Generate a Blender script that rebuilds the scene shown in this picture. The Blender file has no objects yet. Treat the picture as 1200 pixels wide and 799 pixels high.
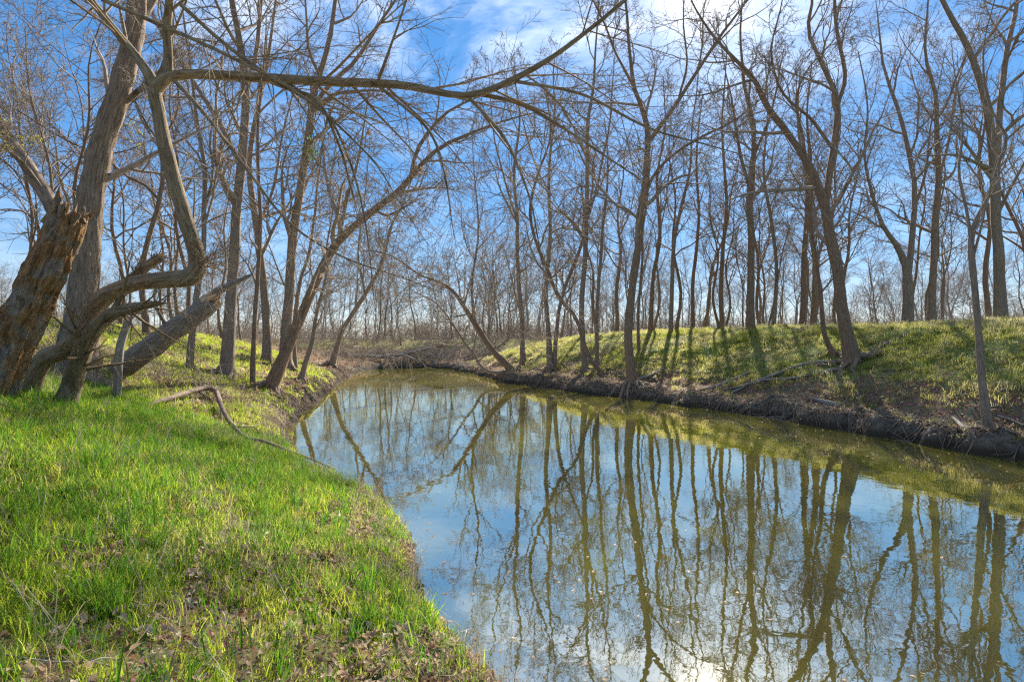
import bpy, math, random
import numpy as np
from mathutils import Vector

# ------------------------------------------------------------------ camera, sky, sun, exposure
SC = bpy.context.scene
COL = SC.collection
CAM_H = 2.4
FPX = 667.0                      # focal length in pixels of a 1200 px wide picture
cam_d = bpy.data.cameras.new('camera')
cam_d.lens = 20.0
cam_d.sensor_width = 36.0
cam_d.clip_start = 0.05
cam_d.clip_end = 3000.0
cam = bpy.data.objects.new('camera', cam_d)
COL.objects.link(cam)
cam.location = (0, 0, CAM_H)
cam.rotation_euler = (math.pi / 2, 0, 0)
SC.camera = cam

SUN_EL, SUN_AZ = math.radians(31.0), math.radians(19.0)      # azimuth to the right of +Y
SUN_DIR = Vector((math.sin(SUN_AZ) * math.cos(SUN_EL), math.cos(SUN_AZ) * math.cos(SUN_EL), math.sin(SUN_EL)))

world = bpy.data.worlds.new('World')
SC.world = world
world.use_nodes = True
wn, wl = world.node_tree.nodes, world.node_tree.links


def build_world():
    bg = wn['Background']
    bg.inputs[1].default_value = 0.088
    sky = wn.new('ShaderNodeTexSky')
    sky.sky_type = 'NISHITA'
    sky.sun_disc = False
    sky.sun_elevation = SUN_EL
    sky.sun_rotation = SUN_AZ
    sky.air_density = 1.0
    sky.dust_density = 0.0
    sky.ozone_density = 2.5
    hs = wn.new('ShaderNodeHueSaturation')
    hs.inputs['Saturation'].default_value = 1.75
    hs.inputs['Value'].default_value = 1.42
    tint = wn.new('ShaderNodeMix'); tint.data_type = 'RGBA'; tint.blend_type = 'MULTIPLY'
    tint.inputs['Factor'].default_value = 1.0
    tint.inputs['B'].default_value = (.86, .90, 1.12, 1)
    wl.new(sky.outputs[0], tint.inputs['A'])
    gam = wn.new('ShaderNodeGamma'); gam.inputs['Gamma'].default_value = .5
    wl.new(tint.outputs['Result'], gam.inputs['Color'])
    wl.new(gam.outputs[0], hs.inputs['Color'])
    tc = wn.new('ShaderNodeTexCoord')
    sep = wn.new('ShaderNodeSeparateXYZ')
    wl.new(tc.outputs['Generated'], sep.inputs[0])
    # flat cloud layer: direction divided by its height
    zc = wn.new('ShaderNodeMath'); zc.operation = 'MAXIMUM'; zc.inputs[1].default_value = 0.0
    wl.new(sep.outputs['Z'], zc.inputs[0])
    za = wn.new('ShaderNodeMath'); za.operation = 'ADD'; za.inputs[1].default_value = 0.12
    wl.new(zc.outputs[0], za.inputs[0])
    dx = wn.new('ShaderNodeMath'); dx.operation = 'DIVIDE'
    dy = wn.new('ShaderNodeMath'); dy.operation = 'DIVIDE'
    wl.new(sep.outputs['X'], dx.inputs[0]); wl.new(za.outputs[0], dx.inputs[1])
    wl.new(sep.outputs['Y'], dy.inputs[0]); wl.new(za.outputs[0], dy.inputs[1])
    cmb = wn.new('ShaderNodeCombineXYZ')
    wl.new(dx.outputs[0], cmb.inputs[0]); wl.new(dy.outputs[0], cmb.inputs[1])
    nz = wn.new('ShaderNodeTexNoise')
    nz.inputs['Scale'].default_value = 1.9
    nz.inputs['Detail'].default_value = 9.0
    nz.inputs['Roughness'].default_value = 0.6
    nz.inputs['Distortion'].default_value = 0.35
    wl.new(cmb.outputs[0], nz.inputs['Vector'])
    rmp = wn.new('ShaderNodeMapRange')
    rmp.interpolation_type = 'SMOOTHSTEP'
    rmp.inputs['From Min'].default_value = 0.45
    rmp.inputs['From Max'].default_value = 0.66
    wl.new(nz.outputs['Fac'], rmp.inputs['Value'])
    # the clouds thin out towards the horizon
    alt = wn.new('ShaderNodeMapRange')
    alt.interpolation_type = 'SMOOTHSTEP'
    alt.inputs['From Min'].default_value = 0.33
    alt.inputs['From Max'].default_value = 0.60
    alt.inputs['To Min'].default_value = 0.10
    alt.inputs['To Max'].default_value = 0.85
    wl.new(sep.outputs['Z'], alt.inputs['Value'])
    mk = wn.new('ShaderNodeMath'); mk.operation = 'MULTIPLY'
    wl.new(rmp.outputs[0], mk.inputs[0]); wl.new(alt.outputs[0], mk.inputs[1])
    # bright aureole of the sun behind thin cloud
    dot = wn.new('ShaderNodeVectorMath'); dot.operation = 'DOT_PRODUCT'
    wl.new(tc.outputs['Generated'], dot.inputs[0]); dot.inputs[1].default_value = SUN_DIR
    dm = wn.new('ShaderNodeMath'); dm.operation = 'MAXIMUM'; dm.inputs[1].default_value = 0.0
    wl.new(dot.outputs['Value'], dm.inputs[0])
    au = wn.new('ShaderNodeMath'); au.operation = 'POWER'; au.inputs[1].default_value = 420.0
    wl.new(dm.outputs[0], au.inputs[0])
    mx2 = wn.new('ShaderNodeMix'); mx2.data_type = 'RGBA'
    mx2.inputs['B'].default_value = (7.2, 7.6, 8.2, 1)
    wl.new(mk.outputs[0], mx2.inputs['Factor'])
    wl.new(hs.outputs[0], mx2.inputs['A'])
    mx3 = wn.new('ShaderNodeMix'); mx3.data_type = 'RGBA'
    mx3.inputs['B'].default_value = (8.5, 8.4, 8.3, 1)
    wl.new(au.outputs[0], mx3.inputs['Factor'])
    wl.new(mx2.outputs['Result'], mx3.inputs['A'])
    # wide faint veil of thin cloud lit by the sun
    pw = wn.new('ShaderNodeMath'); pw.operation = 'POWER'; pw.inputs[1].default_value = 34.0
    wl.new(dm.outputs[0], pw.inputs[0])
    pm = wn.new('ShaderNodeMath'); pm.operation = 'MULTIPLY'; pm.inputs[1].default_value = .22
    wl.new(pw.outputs[0], pm.inputs[0])
    mx4 = wn.new('ShaderNodeMix'); mx4.data_type = 'RGBA'
    mx4.inputs['B'].default_value = (7.4, 7.7, 8.3, 1)
    wl.new(pm.outputs[0], mx4.inputs['Factor'])
    wl.new(mx3.outputs['Result'], mx4.inputs['A'])
    wl.new(mx4.outputs['Result'], bg.inputs[0])
    return hs


build_world()

sun_d = bpy.data.lights.new('sun', 'SUN')
sun_d.energy = 5.0
sun_d.angle = math.radians(1.2)
sun_d.color = (1.0, 0.93, 0.82)
sun = bpy.data.objects.new('sun', sun_d)
COL.objects.link(sun)
sun.rotation_euler = SUN_DIR.to_track_quat('Z', 'Y').to_euler()
sun.location = (20, 40, 40)

SC.view_settings.view_transform = 'Standard'
SC.view_settings.look = 'None'
SC.view_settings.gamma = 1.0
SC.view_settings.use_curve_mapping = False
SC.view_settings.exposure = 1.5
SC.render.engine = 'CYCLES'
SC.cycles.max_bounces = 4
SC.cycles.diffuse_bounces = 2
SC.cycles.glossy_bounces = 2
SC.cycles.transmission_bounces = 2
SC.cycles.transparent_max_bounces = 4
SC.cycles.use_adaptive_sampling = True
SC.cycles.adaptive_min_samples = 48
SC.cycles.adaptive_threshold = 0.014
SC.cycles.use_denoising = False
SC.cycles.pixel_filter_type = 'BLACKMAN_HARRIS'
SC.cycles.filter_width = 1.3
SC.cycles.sample_clamp_indirect = 3.0
SC.cycles.sample_clamp_direct = 12.0
SC.cycles.blur_glossy = .5

RNG = np.random.default_rng(7)


# ------------------------------------------------------------------ small maths helpers
def hash3(i, j, k, seed=0):
    h = (i.astype(np.int64) * 374761393 + j.astype(np.int64) * 668265263 + k.astype(np.int64) * 2147483647 + seed * 974634777) & 0xffffffff
    h = ((h ^ (h >> 13)) * 1274126177) & 0xffffffff
    h = h ^ (h >> 16)
    return (h & 0xffffff).astype(np.float64) / 0xffffff


def vnoise(p, seed=0):
    """value noise in -1..1 at points p (N,3)"""
    p = np.asarray(p, float)
    i = np.floor(p).astype(np.int64)
    f = p - i
    u = f * f * (3 - 2 * f)
    out = 0
    for a in (0, 1):
        for b in (0, 1):
            for c in (0, 1):
                w = (u[:, 0] if a else 1 - u[:, 0]) * (u[:, 1] if b else 1 - u[:, 1]) * (u[:, 2] if c else 1 - u[:, 2])
                out = out + w * hash3(i[:, 0] + a, i[:, 1] + b, i[:, 2] + c, seed)
    return out * 2 - 1


def n2(x, y, s, seed=0):
    x = np.atleast_1d(np.asarray(x, float)); y = np.atleast_1d(np.asarray(y, float))
    return vnoise(np.stack([x.ravel() * s, y.ravel() * s, np.full(x.size, 0.37)], 1), seed).reshape(x.shape)


def sstep(a, b, x):
    t = np.clip((x - a) / (b - a), 0, 1)
    return t * t * (3 - 2 * t)


def softmin(a, cap, k=0.3):
    return -k * np.log(np.exp(-a / k) + np.exp(-cap / k))


# ------------------------------------------------------------------ the lie of the land
LEFT = [(2.9, -20), (2.2, -4), (1.6, 0.0), (1.0, 1.6), (0.55, 2.9), (-0.08, 4.0), (-0.75, 5.2), (-0.98, 6.1), (-1.25, 7.2), (-1.95, 8.5), (-3.35, 9.9),
        (-5.0, 12.8), (-6.05, 15.2), (-6.75, 17.8), (-7.85, 22.9), (-9.5, 30.8), (-11.7, 42.0)]
FAR = [(-11.7, 42.0), (-11.8, 48.0), (-8.5, 51.6), (-5.1, 48.5)]
RIGHT = [(-5.1, 48.5), (-2.5, 41), (-0.5, 33.4), (1.75, 29.1), (3.8, 25.4), (4.9, 24.0), (6.4, 21.3), (7.7, 18.4), (8.6, 16.0), (9.3, 14.0),
         (9.8, 12.6), (10.1, 11.2), (10.4, 7), (10.8, 0), (11.5, -20)]


def dist_poly(x, y, poly):
    best = np.full(x.shape, 1e9)
    for (ax, ay), (bx, by) in zip(poly[:-1], poly[1:]):
        vx, vy = bx - ax, by - ay
        t = np.clip(((x - ax) * vx + (y - ay) * vy) / (vx * vx + vy * vy), 0, 1)
        best = np.minimum(best, np.hypot(x - ax - t * vx, y - ay - t * vy))
    return best


def inside_water(x, y):
    poly = LEFT + FAR[1:] + RIGHT[1:]
    c = np.zeros(x.shape, bool)
    for (ax, ay), (bx, by) in zip(poly, poly[1:] + poly[:1]):
        if ay == by:
            continue
        cond = (ay > y) != (by > y)
        c ^= cond & (x < (bx - ax) * (y - ay) / (by - ay) + ax)
    return c


def land(x, y):
    """height, distance from the waterline (negative in the water) and weights of left / far / right bank"""
    x = np.atleast_1d(np.asarray(x, float)); y = np.atleast_1d(np.asarray(y, float))
    dl, df, dr = dist_poly(x, y, LEFT), dist_poly(x, y, FAR), dist_poly(x, y, RIGHT)
    ins = inside_water(x, y)
    d = np.minimum(np.minimum(dl, df), dr)
    wl_, wf, wr = 1 / (dl + .3) ** 4, 1 / (df + .3) ** 4, 1 / (dr + .3) ** 4
    s = wl_ + wf + wr
    wl_, wf, wr = wl_ / s, wf / s, wr / s
    sd = np.where(ins, -d, d)
    far_k = sstep(8, 18, y)
    rough = wl_ * (0.10 + 0.22 * far_k) + wf * .3 + wr * .45
    sd = sd + rough * (0.9 * n2(x, y, 0.9, 3) + 0.6 * n2(x, y, 2.3, 4)) * np.exp(-np.abs(sd) / 4)
    o = np.maximum(sd, 0)
    slope_l = 0.33 + 0.06 * sstep(9, 18, y)
    lip_l = 0.22 + 0.18 * far_k
    xs_ = np.interp(y, [-20, 0, 7.2, 14, 31, 60], [6., 1.6, -2.0, -5.4, -9.6, -15.])
    os_ = np.maximum((xs_ - x) * .88, 0)
    oo = np.where(y < 45, .45 * o + .55 * os_, o)
    zl = lip_l * sstep(0, .4, o) + slope_l * np.maximum(oo - .2, 0) * sstep(0, .8, o)
    zl = softmin(zl, 3.15)
    zf = .40 * sstep(0, .8, o) + .15 * np.maximum(o - .3, 0)
    zf = softmin(zf, 2.0)
    zr = (.38 + .22 * n2(x, y, .7, 13)) * sstep(0, .34, o) + .10 * np.minimum(np.maximum(o - .3, 0), 1.6) + .45 * np.maximum(o - 1.6, 0)
    zr = softmin(zr, 3.05)
    z = wl_ * zl + wf * zf + wr * zr
    k = sstep(.15, 1.2, o)
    z = z + k * (0.10 * n2(x, y, .35, 5) + 0.05 * n2(x, y, 1.1, 6) + 0.022 * n2(x, y, 3.7, 7))
    z = z + wr * k * sstep(.6, 2.5, o) * (.13 * n2(x, y, .8, 14) + .08 * n2(x, y, 1.9, 15))
    lump = sstep(0.02, .2, o) * (1 - sstep(.6, 1.6, o)) * (wr + .6 * wl_ * far_k + .5 * wf)
    z = z + lump * (0.20 * n2(x, y, 2.6, 8) + 0.15 * n2(x, y, 6.5, 9))
    z = np.where(sd < 0, -np.minimum(.06 + .55 * np.abs(sd), 1.2), z + .01)
    far = sstep(70, 260, np.hypot(x, y))
    z = z + far * (1.5 * n2(x, y, .012, 11))
    return z, sd, wl_, wf, wr


GX0, GX1, GY0, GY1, GS = -34.0, 44.0, -4.0, 70.0, .12
_gx, _gy = np.meshgrid(np.arange(GX0, GX1, GS), np.arange(GY0, GY1, GS))
_GZ = land(_gx.ravel(), _gy.ravel())[0].reshape(_gx.shape)


def zlook(x, y):
    """height of the land by look-up in a fine grid"""
    u = np.clip((x - GX0) / GS, 0, _GZ.shape[1] - 1.001); v = np.clip((y - GY0) / GS, 0, _GZ.shape[0] - 1.001)
    i, j = u.astype(int), v.astype(int)
    a, b = u - i, v - j
    return (_GZ[j, i] * (1 - a) + _GZ[j, i + 1] * a) * (1 - b) + (_GZ[j + 1, i] * (1 - a) + _GZ[j + 1, i + 1] * a) * b


def zland(x, y):
    if GX0 < x < GX1 and GY0 < y < GY1:
        return float(zlook(np.array([x], float), np.array([y], float))[0])
    return float(land(np.array([x]), np.array([y]))[0][0])


def unproj(px, py, d):
    return np.array([(px - 600) / FPX * d, d, CAM_H - (py - 399.5) / FPX * d])


def hit(px, py, dmin=2.0, dmax=68.0):
    """first point of the land under a spot of the picture"""
    ds = np.geomspace(dmin, dmax, 4000)
    xs = (px - 600) / FPX * ds
    zs = CAM_H - (py - 399.5) / FPX * ds
    zz = np.maximum(zlook(xs, ds), 0)
    k = np.argmax(zs <= zz)
    if not (zs <= zz).any():
        k = len(ds) - 1
    return np.array([xs[k], ds[k], zz[k]])


# ------------------------------------------------------------------ mesh helpers
def mesh_from(name, verts, faces_list, mats=(), attrs=None, smooth=True):
    """faces_list: list of (N,k) index arrays"""
    me = bpy.data.meshes.new(name)
    verts = np.ascontiguousarray(verts, np.float32)
    me.vertices.add(len(verts))
    me.vertices.foreach_set('co', verts.ravel())
    tot = sum(f.shape[0] for f in faces_list)
    loops = np.concatenate([f.ravel() for f in faces_list]).astype(np.int32)
    sizes = np.concatenate([np.full(f.shape[0], f.shape[1], np.int32) for f in faces_list])
    me.loops.add(len(loops))
    me.loops.foreach_set('vertex_index', loops)
    me.polygons.add(tot)
    starts = np.concatenate([[0], np.cumsum(sizes)[:-1]]).astype(np.int32)
    me.polygons.foreach_set('loop_start', starts)
    if smooth:
        me.polygons.foreach_set('use_smooth', np.ones(tot, bool))
    if attrs:
        for k, a in attrs.items():
            a = np.ascontiguousarray(a, np.float32)
            if a.ndim == 2:
                at = me.attributes.new(k, 'FLOAT_VECTOR', 'POINT'); at.data.foreach_set('vector', a.ravel())
            else:
                at = me.attributes.new(k, 'FLOAT', 'POINT'); at.data.foreach_set('value', a)
    for m in mats:
        me.materials.append(m)
    me.update(calc_edges=True)
    me.validate()
    return me


def link(name, data, parent=None, **props):
    o = bpy.data.objects.new(name, data)
    COL.objects.link(o)
    if parent is not None:
        o.parent = parent
    for k, v in props.items():
        o[k] = v
    return o


def tag(o, label, category, group=None):
    o['label'] = label
    o['category'] = category
    if group:
        o['group'] = group
    return o


class Geo:
    """collects vertices, faces and the bark coordinate of swept branches"""

    def __init__(self):
        self.v, self.f, self.b, self.n = [], [], [], 0

    def add(self, v, faces, b):
        self.v.append(v); self.b.append(b)
        self.f += [f + self.n for f in faces]
        self.n += len(v)

    def sweep(self, P, R, sides, disp=None, cap=False):
        """P (B,n,3) paths, R (B,n) radii"""
        P = np.asarray(P, float); R = np.asarray(R, float)
        B, n, _ = P.shape
        if B == 0:
            return
        T = np.empty_like(P)
        T[:, 1:-1] = P[:, 2:] - P[:, :-2]
        T[:, 0] = P[:, 1] - P[:, 0]
        T[:, -1] = P[:, -1] - P[:, -2]
        T /= np.linalg.norm(T, axis=2, keepdims=True) + 1e-9
        mean = P[:, -1] - P[:, 0]
        mean /= np.linalg.norm(mean, axis=1, keepdims=True) + 1e-9
        ref = np.where(np.abs(mean[:, 2:3]) < .75, np.array([[0, 0, 1.]]), np.array([[1., 0.02, 0]]))
        N = np.cross(T, ref[:, None, :])
        N /= np.linalg.norm(N, axis=2, keepdims=True) + 1e-9
        Bn = np.cross(T, N)
        ang = np.arange(sides) / sides * 2 * math.pi
        ca, sa = np.cos(ang), np.sin(ang)
        L = np.concatenate([np.zeros((B, 1)), np.cumsum(np.linalg.norm(P[:, 1:] - P[:, :-1], axis=2), 1)], 1)
        rr = np.repeat(R[:, :, None], sides, 2)
        off = RNG.uniform(0, 40, (B, 1, 1))
        bark = np.stack([R[:, :1, None].repeat(n, 1) * ca[None, None] + off, R[:, :1, None].repeat(n, 1) * sa[None, None] + off,
                         np.repeat(L[:, :, None], sides, 2) + off], 3)
        if disp is not None:
            rr = rr * disp(ang[None, None, :].repeat(B, 0).repeat(n, 1), np.repeat(L[:, :, None], sides, 2), R[:, :, None])
        V = P[:, :, None, :] + rr[..., None] * (N[:, :, None, :] * ca[None, None, :, None] + Bn[:, :, None, :] * sa[None, None, :, None])
        idx = np.arange(B * n * sides).reshape(B, n, sides)
        a = idx[:, :-1, :]; b = idx[:, 1:, :]
        q = np.stack([a, np.roll(a, -1, 2), np.roll(b, -1, 2), b], 3).reshape(-1, 4)
        fl = [q]
        if cap:
            fl.append(idx[:, -1, :].reshape(B, sides))
        self.add(V.reshape(-1, 3), fl, bark.reshape(-1, 3))

    def mesh(self, name, mat, extra=None):
        fs = {}
        for f in self.f:
            fs.setdefault(f.shape[1], []).append(f)
        at = {'bark': np.concatenate(self.b)}
        return mesh_from(name, np.concatenate(self.v), [np.concatenate(x) for x in fs.values()], [mat], at)


def resample(P, R, n):
    """Catmull-Rom through the control points, n samples"""
    P = np.asarray(P, float); R = np.asarray(R, float)
    m = len(P)
    Q = np.vstack([2 * P[0] - P[1], P, 2 * P[-1] - P[-2]])
    seg = np.linalg.norm(P[1:] - P[:-1], axis=1)
    cum = np.concatenate([[0], np.cumsum(seg)])
    t = np.linspace(0, cum[-1], n)
    k = np.clip(np.searchsorted(cum, t, side='right') - 1, 0, m - 2)
    u = ((t - cum[k]) / (seg[k] + 1e-9))[:, None]
    p0, p1, p2, p3 = Q[k], Q[k + 1], Q[k + 2], Q[k + 3]
    out = .5 * ((2 * p1) + (-p0 + p2) * u + (2 * p0 - 5 * p1 + 4 * p2 - p3) * u ** 2 + (-p0 + 3 * p1 - 3 * p2 + p3) * u ** 3)
    return out, np.interp(t, cum, R)


def spawn(rng, P, R, count, t0, t1, ratio, ang, trop, npts, wig, rscale, rmin, lmin=0.0, lmax=99., taper=.6):
    """count children on each parent path; returns their paths and radii"""
    B, n, _ = P.shape
    C = count
    t = (np.arange(C)[None] + rng.uniform(0, 1, (B, C))) / C
    t = t0 + (t1 - t0) * t
    s = t * (n - 1)
    k = np.clip(s.astype(int), 0, n - 2)
    u = s - k
    bi = np.arange(B)[:, None]
    pos = P[bi, k] * (1 - u[..., None]) + P[bi, k + 1] * u[..., None]
    rad = R[bi, k] * (1 - u) + R[bi, k + 1] * u
    tan = P[bi, k + 1] - P[bi, k]
    tan /= np.linalg.norm(tan, axis=2, keepdims=True) + 1e-9
    L = np.linalg.norm(P[:, 1:] - P[:, :-1], axis=2).sum(1)[:, None]
    ln = np.clip(L * ratio * (1 - taper * t) * rng.uniform(.55, 1.35, t.shape), lmin, lmax)
    rnd = rng.normal(0, 1, (B, C, 3))
    perp = rnd - tan * (rnd * tan).sum(2, keepdims=True)
    perp /= np.linalg.norm(perp, axis=2, keepdims=True) + 1e-9
    a = np.radians(ang) * rng.uniform(.65, 1.35, t.shape)
    d = tan * np.cos(a)[..., None] + perp * np.sin(a)[..., None]
    N = B * C
    pos, d, ln, rad = pos.reshape(N, 3), d.reshape(N, 3), ln.reshape(N), rad.reshape(N)
    out = np.empty((N, npts, 3))
    out[:, 0] = pos
    st = ln / (npts - 1)
    up = np.array([0, 0, 1.])
    for i in range(1, npts):
        d = d + wig * rng.normal(0, 1, (N, 3)) + trop * up
        d /= np.linalg.norm(d, axis=1, keepdims=True)
        out[:, i] = out[:, i - 1] + d * st[:, None]
    r0 = np.clip(np.minimum(rad * rscale, ln * .024 + rmin), rmin, None)
    tt = np.linspace(0, 1, npts)[None]
    r = r0[:, None] * (1 - tt) + rmin * .8 * tt
    return out, r


# ------------------------------------------------------------------ materials
def new_mat(name):
    m = bpy.data.materials.new(name)
    m.use_nodes = True
    nt = m.node_tree
    b = nt.nodes['Principled BSDF']
    return m, nt.nodes, nt.links, b


def noise_node(N, L, vec, scale, detail=5, rough=.6, dist=0.0):
    n = N.new('ShaderNodeTexNoise')
    n.inputs['Scale'].default_value = scale
    n.inputs['Detail'].default_value = detail
    n.inputs['Roughness'].default_value = rough
    n.inputs['Distortion'].default_value = dist
    if vec is not None:
        L.new(vec, n.inputs['Vector'])
    return n


def ramp_node(N, L, fac, stops):
    r = N.new('ShaderNodeValToRGB')
    e = r.color_ramp.elements
    while len(e) < len(stops):
        e.new(.5)
    for el, (p, c) in zip(e, stops):
        el.position = p
        el.color = (*c, 1)
    L.new(fac, r.inputs['Fac'])
    return r


def mix_node(N, L, fac, a, b, kind='MIX'):
    m = N.new('ShaderNodeMix'); m.data_type = 'RGBA'; m.blend_type = kind
    for sock, val in (('Factor', fac), ('A', a), ('B', b)):
        if hasattr(val, 'is_output'):
            L.new(val, m.inputs[sock])
        elif isinstance(val, tuple):
            m.inputs[sock].default_value = (*val, 1)
        else:
            m.inputs[sock].default_value = val
    return m.outputs['Result']


def bark_mat(name, dark, mid, light, scale=1.0, furrow=.22, bump=.7, moss=None):
    m, N, L, b = new_mat(name)
    at = N.new('ShaderNodeAttribute'); at.attribute_name = 'bark'
    mp = N.new('ShaderNodeMapping')
    mp.inputs['Scale'].default_value = (1, 1, furrow)
    L.new(at.outputs['Vector'], mp.inputs['Vector'])
    n1 = noise_node(N, L, mp.outputs[0], 26 * scale, 6, .65, .6)
    n2_ = noise_node(N, L, at.outputs['Vector'], 2.2, 4, .6)
    r = ramp_node(N, L, n1.outputs['Fac'], [(.30, dark), (.5, mid), (.74, light)])
    col = mix_node(N, L, n2_.outputs['Fac'], r.outputs[0], (0.55, .52, .48), 'OVERLAY')
    col2 = mix_node(N, L, .35, r.outputs[0], col)
    if moss:
        n3 = noise_node(N, L, at.outputs['Vector'], 5, 4, .6)
        r3 = ramp_node(N, L, n3.outputs['Fac'], [(.52, (0, 0, 0)), (.7, (1, 1, 1))])
        col2 = mix_node(N, L, r3.outputs[0], col2, moss)
    L.new(col2, b.inputs['Base Color'])
    b.inputs['Roughness'].default_value = .9
    b.inputs['Specular IOR Level'].default_value = .2
    bp = N.new('ShaderNodeBump')
    bp.inputs['Strength'].default_value = bump
    bp.inputs['Distance'].default_value = .03
    L.new(n1.outputs['Fac'], bp.inputs['Height'])
    L.new(bp.outputs[0], b.inputs['Normal'])
    return m


M = {}
M['bark_old'] = bark_mat('furrowed_grey_bark', (0.075, 0.051, 0.033), (0.212, 0.156, 0.110), (0.371, 0.288, 0.206), .55, .24, 1.0)
M['bark_smooth'] = bark_mat('smooth_tan_bark', (0.131, 0.087, 0.042), (0.245, 0.172, 0.085), (0.328, 0.242, 0.130), .6, .5, .35)
M['bark_log'] = bark_mat('weathered_grey_bark', (0.082, 0.064, 0.050), (0.202, 0.165, 0.130), (0.315, 0.262, 0.213), .9, .25, .8)
M['bark_brown'] = bark_mat('brown_bark', (0.081, 0.050, 0.030), (0.203, 0.135, 0.086), (0.336, 0.241, 0.163), .8, .22, .7)
M['bark_grey'] = bark_mat('grey_brown_bark', (0.098, 0.073, 0.052), (0.224, 0.169, 0.122), (0.360, 0.282, 0.211), .8, .22, .7)
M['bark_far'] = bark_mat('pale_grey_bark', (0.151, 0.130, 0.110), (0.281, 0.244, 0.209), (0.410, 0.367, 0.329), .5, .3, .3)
M['twig'] = bark_mat('grey_twig_bark', (0.142, 0.105, 0.075), (0.266, 0.210, 0.159), (0.390, 0.319, 0.254), .5, .4, .2)
M['twig_tan'] = bark_mat('tan_twig_bark', (0.124, 0.083, 0.046), (0.232, 0.166, 0.098), (0.325, 0.241, 0.154), .5, .4, .2)
M['root'] = bark_mat('root_bark', (0.076, 0.052, 0.037), (0.193, 0.140, 0.100), (0.319, 0.250, 0.191), .8, .3, .6)
M['dead'] = bark_mat('dead_grey_wood', (0.104, 0.084, 0.068), (0.240, 0.208, 0.172), (0.384, 0.344, 0.296), .8, .15, .6)

M['bark_limb'] = bark_mat('ridged_tan_brown_bark', (.07, .05, .03), (.22, .165, .095), (.36, .29, .19), .55, .3, 1.0)


def rot_mat():
    m, N, L, b = new_mat('rotten_wood')
    at = N.new('ShaderNodeAttribute'); at.attribute_name = 'bark'
    mp = N.new('ShaderNodeMapping'); mp.inputs['Scale'].default_value = (1, 1, .3)
    L.new(at.outputs['Vector'], mp.inputs['Vector'])
    a = noise_node(N, L, mp.outputs[0], 22, 9, .75, .5)
    c = noise_node(N, L, at.outputs['Vector'], 3.5, 5, .6, .3)
    r1 = ramp_node(N, L, a.outputs['Fac'], [(.28, (.07, .032, .015)), (.45, (.30, .16, .07)), (.6, (.50, .31, .15)), (.78, (.66, .50, .32))])
    r2 = ramp_node(N, L, a.outputs['Fac'], [(.28, (.09, .065, .045)), (.52, (.34, .27, .20)), (.75, (.55, .47, .37))])
    fr = ramp_node(N, L, c.outputs['Fac'], [(.48, (0, 0, 0)), (.58, (1, 1, 1))])
    col = mix_node(N, L, fr.outputs[0], r1.outputs[0], r2.outputs[0])
    L.new(col, b.inputs['Base Color'])
    b.inputs['Roughness'].default_value = .95
    b.inputs['Specular IOR Level'].default_value = .1
    bp = N.new('ShaderNodeBump'); bp.inputs['Strength'].default_value = 1.0; bp.inputs['Distance'].default_value = .08
    L.new(a.outputs['Fac'], bp.inputs['Height']); L.new(bp.outputs[0], b.inputs['Normal'])
    return m


M['rot'] = rot_mat()


def splinter_mat():
    m, N, L, b = new_mat('split_pale_wood')
    at = N.new('ShaderNodeAttribute'); at.attribute_name = 'bark'
    mp = N.new('ShaderNodeMapping'); mp.inputs['Scale'].default_value = (1, 1, .08)
    L.new(at.outputs['Vector'], mp.inputs['Vector'])
    a = noise_node(N, L, mp.outputs[0], 60, 5, .6)
    r1 = ramp_node(N, L, a.outputs['Fac'], [(.3, (.28, .15, .07)), (.55, (.55, .36, .19)), (.75, (.7, .54, .36))])
    L.new(r1.outputs[0], b.inputs['Base Color'])
    b.inputs['Roughness'].default_value = .85
    return m


M['split'] = splinter_mat()


def leafy_mat(name, ramp, trans=.5, scale=.7, fine=17.0, gloss=.35, seed=0.0):
    """thin leaf that lets light through; colour by patches of the place"""
    m, N, L, b = new_mat(name)
    g = N.new('ShaderNodeNewGeometry')
    mp = N.new('ShaderNodeMapping'); mp.inputs['Location'].default_value = (seed, seed * 2, 0)
    L.new(g.outputs['Position'], mp.inputs['Vector'])
    a = noise_node(N, L, mp.outputs[0], scale, 3, .6)
    c = noise_node(N, L, mp.outputs[0], fine, 2, .5)
    oi = N.new('ShaderNodeObjectInfo')
    ad = N.new('ShaderNodeMath'); ad.operation = 'MULTIPLY_ADD'
    L.new(c.outputs['Fac'], ad.inputs[0]); ad.inputs[1].default_value = .45
    L.new(a.outputs['Fac'], ad.inputs[2])
    ad2 = N.new('ShaderNodeMath'); ad2.operation = 'MULTIPLY_ADD'
    L.new(oi.outputs['Random'], ad2.inputs[0]); ad2.inputs[1].default_value = .3
    L.new(ad.outputs[0], ad2.inputs[2])
    sb = N.new('ShaderNodeMath'); sb.operation = 'SUBTRACT'; sb.inputs[1].default_value = .37
    L.new(ad2.outputs[0], sb.inputs[0])
    r = ramp_node(N, L, sb.outputs[0], ramp)
    L.new(r.outputs[0], b.inputs['Base Color'])
    b.inputs['Roughness'].default_value = .55
    b.inputs['Specular IOR Level'].default_value = gloss
    tr = N.new('ShaderNodeBsdfTranslucent')
    L.new(r.outputs[0], tr.inputs['Color'])
    mx = N.new('ShaderNodeMixShader'); mx.inputs[0].default_value = trans
    L.new(b.outputs[0], mx.inputs[1]); L.new(tr.outputs[0], mx.inputs[2])
    L.new(mx.outputs[0], N['Material Output'].inputs['Surface'])
    return m


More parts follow.
